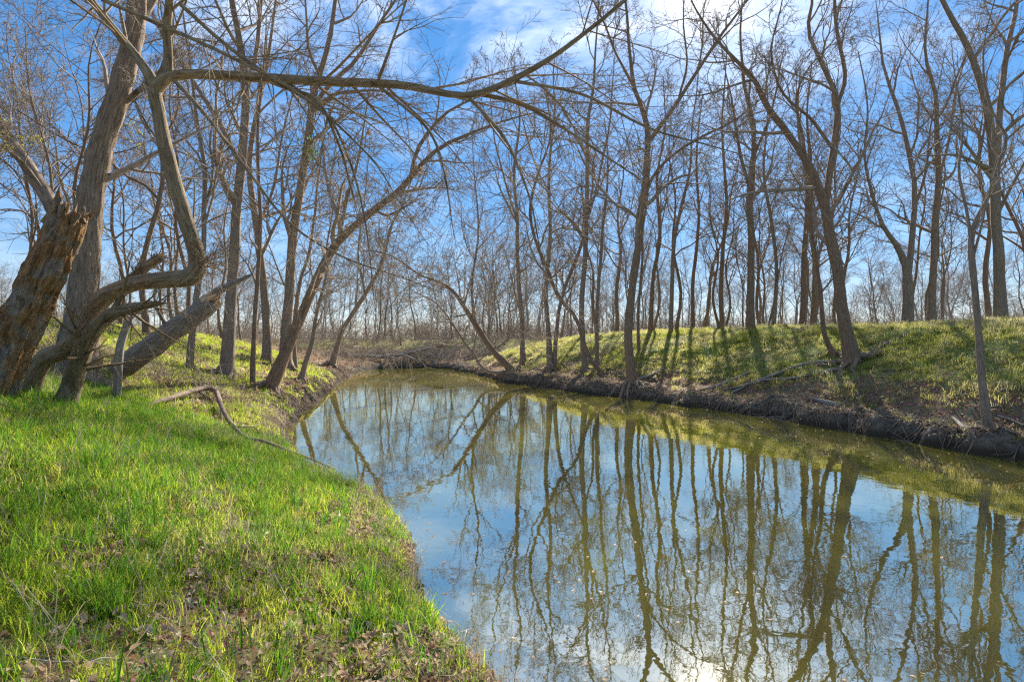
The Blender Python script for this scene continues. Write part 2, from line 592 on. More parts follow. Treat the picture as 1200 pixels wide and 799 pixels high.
M['grass'] = leafy_mat('spring_grass', [(.2, (.15, .25, .016)), (.4, (.33, .43, .025)), (.58, (.46, .51, .06)), (.8, (.55, .51, .17))], .74, .55)
M['grass_far'] = leafy_mat('bank_grass', [(.2, (.18, .21, .035)), (.42, (.33, .34, .065)), (.6, (.48, .45, .15)), (.8, (.55, .47, .26))], .7, .45, 9, .2, 3.)
M['grass_dark'] = leafy_mat('lush_grass', [(.25, (.05, .15, .012)), (.5, (.11, .26, .018)), (.8, (.24, .38, .035))], .7, .8, 17, .35, 5.)
M['straw'] = leafy_mat('dry_straw', [(.25, (.24, .175, .10)), (.5, (.42, .34, .21)), (.8, (.58, .50, .35))], .3, 1.5, 20, .2, 7.)
M['litter'] = leafy_mat('dead_leaf', [(.2, (.14, .08, .045)), (.42, (.30, .19, .11)), (.6, (.46, .33, .21)), (.8, (.62, .51, .37))], .35, 3., 30, .25, 9.)
M['yellow_leaf'] = leafy_mat('yellow_green_leaf', [(.2, (.30, .32, .03)), (.5, (.50, .44, .04)), (.8, (.6, .45, .05))], .6, 3., 30, .2)
M['mistletoe'] = leafy_mat('mistletoe_leaf', [(.2, (.05, .15, .02)), (.8, (.16, .30, .05))], .5, 3., 30, .3)


def ground_mat():
    m, N, L, b = new_mat('bank_soil')
    g = N.new('ShaderNodeNewGeometry')
    sd = N.new('ShaderNodeAttribute'); sd.attribute_name = 'shore'
    gr = N.new('ShaderNodeAttribute'); gr.attribute_name = 'turf'
    big = noise_node(N, L, g.outputs['Position'], .9, 5, .6)
    med = noise_node(N, L, g.outputs['Position'], 7, 6, .65)
    fin = noise_node(N, L, g.outputs['Position'], 42, 5, .7)
    vor = N.new('ShaderNodeTexVoronoi'); vor.inputs['Scale'].default_value = 17
    L.new(g.outputs['Position'], vor.inputs['Vector'])
    soil = ramp_node(N, L, fin.outputs['Fac'], [(.28, (.045, .03, .018)), (.5, (.14, .095, .06)), (.72, (.30, .22, .14))])
    leaf = mix_node(N, L, .45, soil.outputs[0], vor.outputs['Color'], 'SOFT_LIGHT')
    turf = ramp_node(N, L, med.outputs['Fac'], [(.3, (.07, .10, .02)), (.5, (.15, .19, .035)), (.7, (.27, .26, .09))])
    # how grassy a spot is, broken up by noise
    ad = N.new('ShaderNodeMath'); ad.operation = 'MULTIPLY_ADD'
    L.new(med.outputs['Fac'], ad.inputs[0]); ad.inputs[1].default_value = .9; L.new(gr.outputs['Fac'], ad.inputs[2])
    gf = N.new('ShaderNodeMapRange'); gf.interpolation_type = 'SMOOTHSTEP'
    gf.inputs['From Min'].default_value = .95; gf.inputs['From Max'].default_value = 1.35
    L.new(ad.outputs[0], gf.inputs['Value'])
    c1 = mix_node(N, L, gf.outputs[0], leaf, turf.outputs[0])
    # bare mud beside the water: pale where dry, dark where wet
    mud = ramp_node(N, L, med.outputs['Fac'], [(.3, (.05, .038, .027)), (.5, (.12, .10, .076)), (.72, (.24, .21, .17))])
    md = N.new('ShaderNodeMath'); md.operation = 'MULTIPLY_ADD'
    L.new(big.outputs['Fac'], md.inputs[0]); md.inputs[1].default_value = -.9; L.new(sd.outputs['Fac'], md.inputs[2])
    mr = N.new('ShaderNodeMapRange'); mr.interpolation_type = 'SMOOTHSTEP'
    mr.inputs['From Min'].default_value = -.05; mr.inputs['From Max'].default_value = .35
    mr.inputs['To Min'].default_value = 1; mr.inputs['To Max'].default_value = 0
    L.new(md.outputs[0], mr.inputs['Value'])
    c2 = mix_node(N, L, mr.outputs[0], c1, mud.outputs[0])
    sz = N.new('ShaderNodeSeparateXYZ'); L.new(g.outputs['Position'], sz.inputs[0])
    wt = N.new('ShaderNodeMath'); wt.operation = 'MULTIPLY_ADD'
    L.new(med.outputs['Fac'], wt.inputs[0]); wt.inputs[1].default_value = -.28; L.new(sz.outputs['Z'], wt.inputs[2])
    wr = N.new('ShaderNodeMapRange'); wr.interpolation_type = 'SMOOTHSTEP'
    wr.inputs['From Min'].default_value = -.06; wr.inputs['From Max'].default_value = .14
    wr.inputs['To Min'].default_value = 1; wr.inputs['To Max'].default_value = 0
    L.new(wt.outputs[0], wr.inputs['Value'])
    c3 = mix_node(N, L, wr.outputs[0], c2, (.045, .036, .024))
    L.new(c3, b.inputs['Base Color'])
    rg = N.new('ShaderNodeMapRange'); rg.inputs['To Min'].default_value = .95; rg.inputs['To Max'].default_value = .85
    L.new(wr.outputs[0], rg.inputs['Value']); L.new(rg.outputs[0], b.inputs['Roughness'])
    b.inputs['Specular IOR Level'].default_value = .06
    bp = N.new('ShaderNodeBump'); bp.inputs['Strength'].default_value = .9; bp.inputs['Distance'].default_value = .05
    hm = N.new('ShaderNodeMath'); hm.operation = 'MULTIPLY_ADD'
    L.new(fin.outputs['Fac'], hm.inputs[0]); hm.inputs[1].default_value = .5; L.new(med.outputs['Fac'], hm.inputs[2])
    L.new(hm.outputs[0], bp.inputs['Height']); L.new(bp.outputs[0], b.inputs['Normal'])
    return m


M['ground'] = ground_mat()


def water_mat():
    m, N, L, b = new_mat('murky_creek_water')
    N.remove(b)
    g = N.new('ShaderNodeNewGeometry')
    mp = N.new('ShaderNodeMapping'); mp.inputs['Scale'].default_value = (1, .55, 1)
    mp.inputs['Rotation'].default_value = (0, 0, .5)
    L.new(g.outputs['Position'], mp.inputs['Vector'])
    a = noise_node(N, L, mp.outputs[0], .5, 5, .65, .8)
    f = noise_node(N, L, mp.outputs[0], 9, 4, .7)
    col = ramp_node(N, L, a.outputs['Fac'], [(.3, (.10, .088, .012)), (.55, (.15, .14, .018)), (.75, (.20, .20, .03))])
    dif = N.new('ShaderNodeBsdfDiffuse'); L.new(col.outputs[0], dif.inputs['Color'])
    gl = N.new('ShaderNodeBsdfGlossy'); gl.inputs['Roughness'].default_value = .012
    gl.inputs['Color'].default_value = (1.0, .95, .82, 1)
    w1 = noise_node(N, L, g.outputs['Position'], 1.7, 2, .5)
    w2 = noise_node(N, L, g.outputs['Position'], 7.5, 2, .5)
    hm = N.new('ShaderNodeMath'); hm.operation = 'MULTIPLY_ADD'
    L.new(w2.outputs['Fac'], hm.inputs[0]); hm.inputs[1].default_value = .16; L.new(w1.outputs['Fac'], hm.inputs[2])
    rip = noise_node(N, L, g.outputs['Position'], 16, 2, .5)
    pat = noise_node(N, L, g.outputs['Position'], .35, 3, .6)
    pr = N.new('ShaderNodeMapRange'); pr.interpolation_type = 'SMOOTHSTEP'
    pr.inputs['From Min'].default_value = .5; pr.inputs['From Max'].default_value = .68; pr.inputs['To Max'].default_value = .12
    L.new(pat.outputs['Fac'], pr.inputs['Value'])
    hr = N.new('ShaderNodeMath'); hr.operation = 'MULTIPLY_ADD'
    L.new(rip.outputs['Fac'], hr.inputs[0]); L.new(pr.outputs[0], hr.inputs[1]); L.new(hm.outputs[0], hr.inputs[2])
    hm = hr
    bp = N.new('ShaderNodeBump'); bp.inputs['Strength'].default_value = .04; bp.inputs['Distance'].default_value = .06
    L.new(hm.outputs[0], bp.inputs['Height'])
    L.new(bp.outputs[0], gl.inputs['Normal'])
    fr = N.new('ShaderNodeFresnel'); fr.inputs['IOR'].default_value = 1.33
    mr = N.new('ShaderNodeMapRange'); mr.inputs['From Min'].default_value = 0.02; mr.inputs['From Max'].default_value = .8
    mr.inputs['To Min'].default_value = .66; mr.inputs['To Max'].default_value = .82
    L.new(fr.outputs[0], mr.inputs['Value'])
    fl = noise_node(N, L, mp.outputs[0], .9, 7, .7, 1.2)
    fm = N.new('ShaderNodeMapRange'); fm.interpolation_type = 'SMOOTHSTEP'
    fm.inputs['From Min'].default_value = .52; fm.inputs['From Max'].default_value = .72
    fm.inputs['To Min'].default_value = 1.0; fm.inputs['To Max'].default_value = .72
    L.new(fl.outputs['Fac'], fm.inputs['Value'])
    ff = N.new('ShaderNodeMath'); ff.operation = 'MULTIPLY'
    L.new(mr.outputs[0], ff.inputs[0]); L.new(fm.outputs[0], ff.inputs[1])
    mx = N.new('ShaderNodeMixShader')
    L.new(ff.outputs[0], mx.inputs[0]); L.new(dif.outputs[0], mx.inputs[1]); L.new(gl.outputs[0], mx.inputs[2])
    L.new(mx.outputs[0], N['Material Output'].inputs['Surface'])
    return m


M['water'] = water_mat()


# ------------------------------------------------------------------ ground and water
def axis(parts):
    out = []
    for a, b, s in parts:
        out.append(np.arange(a, b, s))
    return np.concatenate(out)


def turf_amount(x, y, sd, wl_, wf, wr):
    """0..1, how much living grass grows at a spot"""
    near = 1 - sstep(13, 24, y)
    big = n2(x, y, .5, 21); mid = n2(x, y, 1.5, 22)
    left = near * (.55 + .30 * mid) * sstep(.02, .35, sd) + (1 - near) * (.35 + .3 * sstep(1.5, 4, sd) + .3 * big)
    right = sstep(.7, 3.8, sd) * .85 + .16 * big + .22 * mid
    right = right + .25 * sstep(5, 7.5, sd)
    right = right * (1 - .55 * sstep(14, 26, sd))
    farb = .25 + .45 * sstep(3, 9, sd) + .2 * big
    return np.clip(wl_ * left + wf * farb + wr * right, 0, 1) * sstep(.05, .3, sd)


def build_ground():
    gx = [-450.]
    xs = np.concatenate([-np.geomspace(500, 24, 36), axis([(-23, -14, .3), (-14, 13, .13), (13, 34, .35)]), np.geomspace(34, 500, 34)])
    ys = np.concatenate([[-30, -20, -14, -10, -7], axis([(-5, 0, .4), (0, 14, .1), (14, 32, .16), (32, 60, .3)]), np.geomspace(60, 700, 46)])
    X, Y = np.meshgrid(xs, ys)
    Z, sd, a, f, r = land(X.ravel(), Y.ravel())
    tf = turf_amount(X.ravel(), Y.ravel(), sd, a, f, r)
    nx, ny = len(xs), len(ys)
    idx = np.arange(nx * ny).reshape(ny, nx)
    q = np.stack([idx[:-1, :-1], idx[:-1, 1:], idx[1:, 1:], idx[1:, :-1]], 2).reshape(-1, 4)
    me = mesh_from('ground', np.stack([X.ravel(), Y.ravel(), Z], 1), [q], [M['ground']], {'shore': sd, 'turf': tf})
    o = link('ground', me, kind='structure')
    o['label'] = 'grassy creek banks with muddy leaf-strewn edges and woodland floor'
    return o


build_ground()


def build_water():
    xs = np.linspace(-30, 26, 30); ys = np.linspace(-24, 58, 40)
    X, Y = np.meshgrid(xs, ys)
    idx = np.arange(X.size).reshape(X.shape)
    q = np.stack([idx[:-1, :-1], idx[:-1, 1:], idx[1:, 1:], idx[1:, :-1]], 2).reshape(-1, 4)
    me = mesh_from('water', np.stack([X.ravel(), Y.ravel(), np.zeros(X.size)], 1), [q], [M['water']])
    o = link('water', me, kind='structure')
    o['label'] = 'still murky olive creek mirroring bare trees and sky'


build_water()


# ------------------------------------------------------------------ trees
def rmin_at(d):
    return max(.0018, d * .00029)


def crown_levels(rng, P, R, spec, rm):
    """P,R: list of stacked parent paths (all with the same number of points). spec: list of dicts per level. Adds to a Geo."""
    g = Geo()
    p, r = P, R
    for i, s in enumerate(spec):
        keep_p, keep_r = p, r
        p, r = spawn(rng, keep_p, keep_r, s['n'], s.get('t0', .2), s.get('t1', 1.), s['ratio'], s['ang'], s.get('trop', .03),
                     s.get('pts', 6), s.get('wig', .12), s.get('rs', .6), rm * s.get('rm', 1), s.get('lmin', .1), s.get('lmax', 99), s.get('taper', .55))
        g.sweep(p, r, s.get('sides', 3))
    return g


def base_on_land(p, sink=.25):
    q = np.array(p, float)
    q[2] = zland(q[0], q[1]) - sink
    return q


WK = 1.0


def px_path(pts, d, snap=False):
    """control points (px, py, width px[, extra depth]) of the picture at depth d -> world path and radii"""
    P, R = [], []
    for q in pts:
        dd = d + (q[3] if len(q) > 3 else 0)
        P.append(unproj(q[0], q[1], dd))
        R.append(q[2] * WK / 2 / FPX * dd)
    return np.array(P), np.array(R)


DEF_CROWN = [dict(n=9, t0=.35, ratio=.34, ang=42, trop=.06, pts=8, wig=.10, rs=.55, sides=5, lmax=6),
             dict(n=7, t0=.2, ratio=.5, ang=42, trop=.04, pts=6, wig=.14, rs=.6, sides=4),
             dict(n=6, t0=.2, ratio=.5, ang=40, trop=.03, pts=5, wig=.16, rs=.6, sides=3),
             dict(n=3, t0=.25, ratio=.55, ang=38, trop=.02, pts=4, wig=.16, rs=.7, sides=3)]


def bark_disp(seed, k=6.0, amt=.10, lump=.06):
    def f(a, l, r):
        p = np.stack([np.cos(a) * k, np.sin(a) * k, l * 2.2 + seed * 3.3], -1).reshape(-1, 3)
        ridge = np.abs(vnoise(p, seed)) * 2 - .8
        p2 = np.stack([np.cos(a) * 1.3, np.sin(a) * 1.3, l * 1.1 + seed], -1).reshape(-1, 3)
        out = 1 + amt * ridge + lump * vnoise(p2, seed + 5)
        return out.reshape(a.shape)
    return f


def hero_tree(label, trunk, limbs=(), d=None, base=None, mat='bark_brown', twig='twig', crown=None, name='bare_tree', sides=10, n=26, flare=1.5,
              roots=0, root_len=1.2, seed=1, disp=None, wob=.012, crown_on='all', extra_trunks=(), group=None, category='tree', rmk=1.0, wk=.60, break_at=()):
    """A tree from its traced trunk and main limbs; the rest of the crown is grown on them."""
    global WK
    WK = wk
    rng = np.random.default_rng(seed)
    b = hit(trunk[0][0], trunk[0][1]) if base is None else np.array(base)
    for _ in range(40):
        sd0 = land(np.array([b[0]]), np.array([b[1]]))[1][0]
        if sd0 > .75:
            break
        gx = land(np.array([b[0] + .1, b[0] - .1, b[0], b[0]]), np.array([b[1], b[1], b[1] + .1, b[1] - .1]))[1]
        g_ = np.array([gx[0] - gx[1], gx[2] - gx[3]]); g_ /= np.linalg.norm(g_) + 1e-6
        b = b + np.array([g_[0], g_[1], 0]) * .06
    if d is None:
        d = b[1]
    P, R = px_path(trunk, d)
    P[0] = np.array([b[0], d, zland(b[0], d)])
    R[0] *= flare
    top = P[0] + (P[1] - P[0]) * .12
    foot = P[0] - np.array([0, 0, .3])
    # root flare: foot below the soil, quick taper
    P2 = np.vstack([foot, P[0], P[0] + (P[1] - P[0]) * .10 + 0, P[1:]])
    R2 = np.concatenate([[R[0] * 1.15, R[0], R[0] / flare * 1.12], R[1:]])
    root = bpy.data.objects.new(name, None)
    COL.objects.link(root)
    root.location = P[0]
    root.empty_display_size = .3
    tag(root, label, category, group)
    rm = rmin_at(d) * rmk
    org = P[0]
    paths = []
    made = []

    def tube(pn, P, R, sides, n, mat, wobble, cap=False, dsp=None):
        Q, S = resample(P, R, n)
        w = np.stack([vnoise(np.stack([np.linspace(0, n * .35, n) + seed * 7.1 + 31 * j, np.full(n, .5), np.full(n, .2)], 1), seed + j) for j in range(3)], 1)
        fade = np.linspace(0, 1, n)[:, None] * 1.0
        Q = Q + w * wobble * d * np.minimum(fade * 4, 1) * .35
        g = Geo()
        if dsp is None:
            g.sweep(Q[None], S[None], sides, bark_disp(seed, 3.5, .07, .13), cap)
        else:
            g.sweep(Q[None], S[None], sides, dsp, cap)
        g.v = [v - org for v in g.v]
        made.append(link(pn, g.mesh(pn, M[mat]), root))
        return Q, S

    Q, S = tube('trunk', P2, R2, sides, n, mat, wob, dsp=disp)
    paths.append((Q, S, 1.0))
    for lm in limbs:
        LP, LR = px_path(lm, d)
        if lm[-1][2] < 6.5:
            LP = np.vstack([LP, LP[-1] + (LP[-1] - LP[-2]) * .8]); LR = np.append(LR, rm * 1.2)
        q, s = tube('limb', LP, LR, max(5, sides - 3), max(10, n // 2), mat, wob * .7, cap=True, dsp=None)
        paths.append((q, s, .8))
    for bi in break_at:
        q, s, _ = paths[1 + bi]
        ax = q[-1] - q[-4]; ax /= np.linalg.norm(ax)
        for i in range(6):
            o_ = rng.normal(0, 1, 3); o_ -= ax * o_.dot(ax); o_ *= s[-1] * .6 / np.linalg.norm(o_)
            ln = rng.uniform(.03, .14); dv = ax + rng.normal(0, .15, 3)
            gg = Geo(); gg.sweep(np.array([q[-1] + o_ - ax * .05, q[-1] + o_ + dv * ln * .5, q[-1] + o_ + dv * ln])[None], np.array([[s[-1] * .4, s[-1] * .25, .002]]), 5)
            gg.v = [v - org for v in gg.v]
            link('splinter', gg.mesh('splinter', M['split']), made[1 + bi])
    for et in extra_trunks:
        LP, LR = px_path(et, d)
        LP[0] = base_on_land([LP[0][0], LP[0][1], 0], .2)
        q, s = tube('trunk', LP, LR, sides, n, mat, wob, dsp=None)
        paths.append((q, s, .8))
    # crown
    cr = crown or DEF_CROWN
    NP = 22
    A = np.stack([resample(q, s, NP)[0] for q, s, _ in paths])
    B = np.stack([resample(q, s, NP)[1] for q, s, _ in paths])
    if crown_on == 'limbs' and len(paths) > 1:
        A, B = A[1:], B[1:]
    g = crown_levels(rng, A, B, cr, rm)
    g.v = [v - org for v in g.v]
    link('crown', g.mesh('crown', M[twig]), root)
    # roots running over the bank
    for i in range(roots):
        a = rng.uniform(0, 2 * math.pi) if roots < 4 else (i + rng.uniform(-.3, .3)) / roots * 2 * math.pi
        m = 12
        ln = root_len * rng.uniform(.6, 1.4)
        pts = []
        x, y = P[0][0] + math.cos(a) * R[0] * .5, P[0][1] + math.sin(a) * R[0] * .5
        aa = a
        for k in range(m):
            tt = k / (m - 1)
            pts.append((x, y, max(zland(x, y), -.05) + .6 * (1 - tt) ** 5 * R[0] + .03 - .05 * tt + .03 * math.sin(k * 2.1 + i)))
            aa += rng.normal(0, .25)
            x += math.cos(aa) * ln / m; y += math.sin(aa) * ln / m
        r0 = R[0] * rng.uniform(.22, .40)
        gg = Geo()
        gg.sweep(np.array(pts)[None], np.linspace(r0, r0 * .25, m)[None], 6)
        gg.v = [v - org for v in gg.v]
        link('root', gg.mesh('root', M['root']), root)
    WK = 1.0
    return root, A, B, P[0], d


# --- left bank, near
def rotten_stump():
    b = hit(8, 474)
    d = b[1]
    P, R = px_path([(-16, 498, 40), (-8, 474, 41), (14, 408, 44), (40, 348, 45), (61, 300, 43), (76, 266, 40), (82, 248, 35)], d)
    P[0][2] = min(P[0][2], zland(P[0][0], P[0][1]) - .3)
    root = bpy.data.objects.new('rotten_stump', None); COL.objects.link(root); root.location = b
    tag(root, 'leaning rotten broken trunk with crumbling rust-brown wood and jagged top', 'stump')
    n, S = 150, 110
    Q, r = resample(P, R, n)
    g = Geo()

    def dsp(a, l, rr):
        p = np.stack([np.cos(a) * 3.2, np.sin(a) * 3.2, l * 1.3], -1).reshape(-1, 3)
        q = np.stack([np.cos(a) * 8, np.sin(a) * 8, l * 1.4], -1).reshape(-1, 3)
        s = np.stack([np.cos(a) * 15, np.sin(a) * 17, l * 3.2], -1).reshape(-1, 3)
        up = np.clip((l - .8) / 1.0, 0, 1).reshape(-1)
        t = np.stack([np.cos(a) * 5.5, np.sin(a) * 5.5, l * 4.2], -1).reshape(-1, 3)
        w = np.stack([np.cos(a) * 30, np.sin(a) * 30, l * 14], -1).reshape(-1, 3)
        v = .97 + .13 * vnoise(p, 41) + (.05 + .07 * up) * (np.abs(vnoise(q, 42)) * 2 - 1) + (.03 + .05 * up) * vnoise(s, 43) + (.02 + .03 * up) * vnoise(w, 45)
        v = v - (.05 + .13 * up) * sstep(.15, .55, vnoise(t, 44))
        # a deep rotted furrow down the face
        fur = np.exp(-((np.angle(np.exp(1j * (a - 4.9 + .35 * np.sin(l * 2.3))))) / .22) ** 2).reshape(-1)
        return (v - .28 * fur).reshape(a.shape)
    g.sweep(Q[None], r[None], S, dsp)
    V = g.v[0].reshape(n, S, 3)
    # jagged broken top: whole upper rows pulled along the axis by angle-dependent spikes
    ang = np.arange(S) * 72. / S
    ax = (Q[-1] - Q[-12]); ax /= np.linalg.norm(ax)
    spike = vnoise(np.stack([ang * .45, ang * 0 + .3, ang * 0], 1), 51) * .16 + vnoise(np.stack([ang * 1.3, ang * 0 + .3, ang * 0], 1), 52) * .10
    spike = spike + .22 * np.exp(-((ang - 22) / 9.) ** 2)
    for k in range(n - 12, n):
        V[k] += ax * (spike * ((k - (n - 13)) / 12.) ** 1.3)[:, None]
    # the hollow inside
    inner = []
    for j, (f, dz) in enumerate(((.62, -.02), (.5, -.2), (.3, -.38))):
        c = V[-1].mean(0)
        inner.append(c + (V[-1] - c) * f + ax * dz - ax * (np.maximum(spike, 0) * (.5 + .3 * j))[:, None])
    V = np.concatenate([V, np.stack(inner)], 0)
    m = n + 3
    idx = np.arange(m * S).reshape(m, S)
    a_, b_ = idx[:-1], idx[1:]
    q = np.stack([a_, np.roll(a_, -1, 1), np.roll(b_, -1, 1), b_], 2).reshape(-1, 4)
    bk = g.b[0].reshape(n, S, 3)
    bk = np.concatenate([bk, bk[-1:] * 1.0 + .07, bk[-1:] + .2, bk[-1:] + .4], 0)
    me = mesh_from('trunk', V.reshape(-1, 3) - b, [q, idx[-1:].reshape(1, S)], [M['rot']], {'bark': bk.reshape(-1, 3)}, smooth=True)
    link('trunk', me, root)
    # splinters of wood standing at the break and flaking from the side
    rng = np.random.default_rng(3)
    for i in range(9):
        a = rng.integers(0, S)
        p0 = V[n - rng.integers(2, 14), a]
        dirv = ax + rng.normal(0, .25, 3)
        ln = rng.uniform(.08, .22)
        pts = np.array([p0 - dirv * .06, p0 + dirv * ln * .5, p0 + dirv * ln])
        gg = Geo(); gg.sweep(pts[None], np.array([[.03, .022, .003]]), 5)
        gg.v = [v - b for v in gg.v]
        link('splinter', gg.mesh('splinter', M['rot']), root)
    return d


STUMP_D = rotten_stump()

SHOOT = [dict(n=14, t0=.2, ratio=.28, ang=50, trop=.02, pts=8, wig=.08, rs=.5, sides=4, lmax=3.0, taper=.2),
         dict(n=6, t0=.15, ratio=.5, ang=40, trop=.0, pts=6, wig=.12, rs=.6, sides=3),
         dict(n=5, t0=.15, ratio=.5, ang=40, trop=.0, pts=5, wig=.16, rs=.6, sides=3),
         dict(n=2, t0=.2, ratio=.5, ang=40, trop=.0, pts=4, wig=.16, rs=.7, sides=3)]

old = hero_tree('huge old tree with deeply furrowed grey bark behind the rotten broken trunk',
                [(88, 446, 78), (98, 340, 56), (105, 250, 50), (116, 180, 47), (140, 105, 42), (156, 40, 38), (163, -20, 34), (168, -120, 28), (190, -260, 16), (200, -330, 6)],
                limbs=[[(95, 330, 30), (75, 275, 30), (48, 220, 28, .3), (12, 165, 25, .6), (-30, 110, 20, .9), (-80, 30, 14, 1.2), (-130, -60, 6, 1.4)],
                       [(132, 128, 14), (152, 115, 13), (170, 100, 11, -.3), (186, 86, 9, -.6), (196, 60, 6, -.9)],
                       [(150, 60, 16), (180, 0, 14, .6), (230, -70, 11, 1.3), (300, -160, 6, 2.0), (350, -230, 3, 2.5)],
                       [(60, 240, 9, .3), (30, 195, 8, 0), (0, 170, 6, -.4), (-40, 140, 4, -.8)]],
                wk=.53, mat='bark_old', twig='twig', sides=40, n=110, flare=1.25, seed=11, disp=bark_disp(11, 7., .10, .07), wob=.004,
                crown=[dict(n=9, t0=.3, ratio=.3, ang=50, trop=.03, pts=8, wig=.10, rs=.45, sides=4, lmax=3.2),
                       dict(n=6, t0=.15, ratio=.5, ang=42, trop=.02, pts=6, wig=.14, rs=.6, sides=3),
                       dict(n=6, t0=.15, ratio=.6, ang=42, trop=.01, pts=5, wig=.15, rs=.6, sides=3),
                       dict(n=4, t0=.15, ratio=.6, ang=38, trop=.0, pts=3, wig=.1, rs=.7, sides=3)])

BENT_D = STUMP_D + 1.1
bent = hero_tree('smooth tan tree bent double, its upper stem rising from a broken horizontal limb',
                 [(28, 436, 22), (52, 421, 19), (78, 411, 19), (97, 391, 20, -.1), (110, 362, 20, -.1), (128, 345, 18, -.15), (160, 332, 16, -.2), (200, 327, 18, -.2), (226, 322, 19, -.2), (230, 300, 17, -.2),
                  (216, 252, 15, -.2), (199, 196, 14, -.2), (188, 145, 14, -.2), (181, 108, 14, -.2), (184, 95, 13, -.2)],
                 limbs=[[(182, 104, 13, -.2), (168, 78, 9, -.2), (142, 44, 8, -.1), (112, 8, 7, 0), (80, -40, 5, .1), (40, -110, 3, .3)],
                        [(184, 100, 12, -.2), (194, 88, 11, -.2), (197, 70, 9, -.2), (196, 30, 9, -.3), (200, -10, 8, -.4), (212, -90, 6, -.5), (220, -170, 3, -.6)],
                        [(182, 104, 14, -.2), (192, 93, 12, -.2), (215, 87, 10, -.2), (260, 88, 10, -.3), (320, 92, 9.5, -.4), (400, 97, 9, -.6), (470, 100, 8, -.8), (540, 112, 7, -1.), (580, 103, 6.5, -1.1),
                         (640, 72, 5.5, -1.2), (690, 35, 4.5, -1.3), (728, 4, 4, -1.4), (790, -50, 2, -1.5)],
                        [(560, 110, 4.5, -1.), (610, 122, 4, -1.), (660, 150, 3, -1.1), (720, 190, 2, -1.2)],
                        [(76, 478, 21, 0), (84, 450, 19, 0), (92, 425, 18, -.1), (104, 395, 18, -.2), (125, 372, 14, -.3), (150, 362, 12, -.35), (172, 358, 8, -.4), (187, 356, 3, -.4)],
                        [(130, 345, 13, .05), (152, 330, 11, .1), (170, 313, 10, .15), (188, 301, 9, .2)],
                        [(228, 322, 14, -.2), (233, 316, 9, -.25), (238, 308, 4, -.3)],
                        [(212, 6, 4, -.9), (262, 50, 4, -1.), (330, 100, 4, -1.1), (372, 118, 3.5, -1.2), (398, 172, 3, -1.3), (410, 215, 2, -1.4)],
                        [(205, 95, 4, -.3), (245, 140, 3.5, -.5), (290, 200, 3, -.7), (340, 262, 2.5, -.9), (400, 300, 2, -1.1), (470, 325, 1.2, -1.3)],
                        [(545, 110, 3.5, -1.), (590, 160, 3, -1.2), (620, 230, 2, -1.4), (632, 290, 1.2, -1.5)],
                        [(330, 93, 3.5, -.4), (380, 130, 3, -.6), (410, 190, 2.5, -.8), (428, 260, 2, -1), (436, 330, 1.2, -1.1)],
                        [(440, 98, 3.5, -.7), (500, 150, 3, -.9), (520, 200, 2, -1.), (528, 250, 1.2, -1.1)],
                        [(120, 0, 4, -.6), (190, 30, 4, -.8), (260, 62, 3.5, -1.), (350, 110, 3, -1.2), (430, 180, 2, -1.4), (470, 240, 1.2, -1.5)],
                        [(600, 95, 3.5, -1.1), (680, 110, 3, -1.3), (760, 150, 2.5, -1.5), (830, 170, 1.5, -1.7)]],
                 d=BENT_D, wk=1.12, base=unproj(28, 436, BENT_D), mat='bark_limb', twig='twig_tan', sides=22, n=70, flare=1.1, seed=23, wob=.0025, crown_on='limbs',
                 break_at=(5, 6),
                 crown=[dict(n=22, t0=.15, ratio=.42, ang=46, trop=-.012, pts=9, wig=.05, rs=.42, sides=3, lmin=.4, lmax=2.4, taper=.2),
                        dict(n=6, t0=.15, ratio=.5, ang=36, trop=-.01, pts=6, wig=.11, rs=.6, sides=3),
                        dict(n=4, t0=.15, ratio=.5, ang=38, trop=.0, pts=5, wig=.14, rs=.6, sides=3)])


def simple_wood(name, label, category, pts, d, mat, sides=12, n=30, split=0, seed=5, parts=(), group=None, base_snap=True, ends=True):
    """a dead stem, log or stick: one body, side stubs and pale splinters at its break"""
    if d is None:
        d = hit(pts[0][0], pts[0][1])[1]
    P, R = px_path(pts, d)
    root = bpy.data.objects.new(name, None); COL.objects.link(root)
    if base_snap:
        P[0][2] = min(P[0][2], zland(P[0][0], P[0][1]) - .06)
    root.location = P[0]
    tag(root, label, category, group)
    Q, S = resample(P, R, n)
    g = Geo(); g.sweep(Q[None], S[None], sides, bark_disp(seed, 4, .09, .12), cap=True)
    g.v = [v - P[0] for v in g.v]
    link('trunk' if category in ('stump', 'log', 'tree') else 'stem', g.mesh('stem', M[mat]), root)
    for st in parts:
        a, r = px_path(st, d)
        q, s = resample(a, r, 12)
        gg = Geo(); gg.sweep(q[None], s[None], 6, bark_disp(seed + 1, 3, .05, .1), cap=True)
        gg.v = [v - P[0] for v in gg.v]
        link('branch', gg.mesh('branch', M[mat]), root)
    rng = np.random.default_rng(seed)
    ax = Q[-1] - Q[-5]; ax /= np.linalg.norm(ax)
    for i in range(split):
        o = rng.normal(0, 1, 3); o -= ax * o.dot(ax); o *= S[-1] * .75 / np.linalg.norm(o)
        p0 = Q[-1] + o
        ln = rng.uniform(.08, .34)
        dv = ax + rng.normal(0, .12, 3)
        gg = Geo(); gg.sweep(np.array([p0 - ax * .12, p0 + dv * ln * .5, p0 + dv * ln])[None], np.array([[S[-1] * .33, S[-1] * .22, .002]]), 5)
        gg.v = [v - P[0] for v in gg.v]
        link('splinter', gg.mesh('splinter', M['split']), root)
    return root


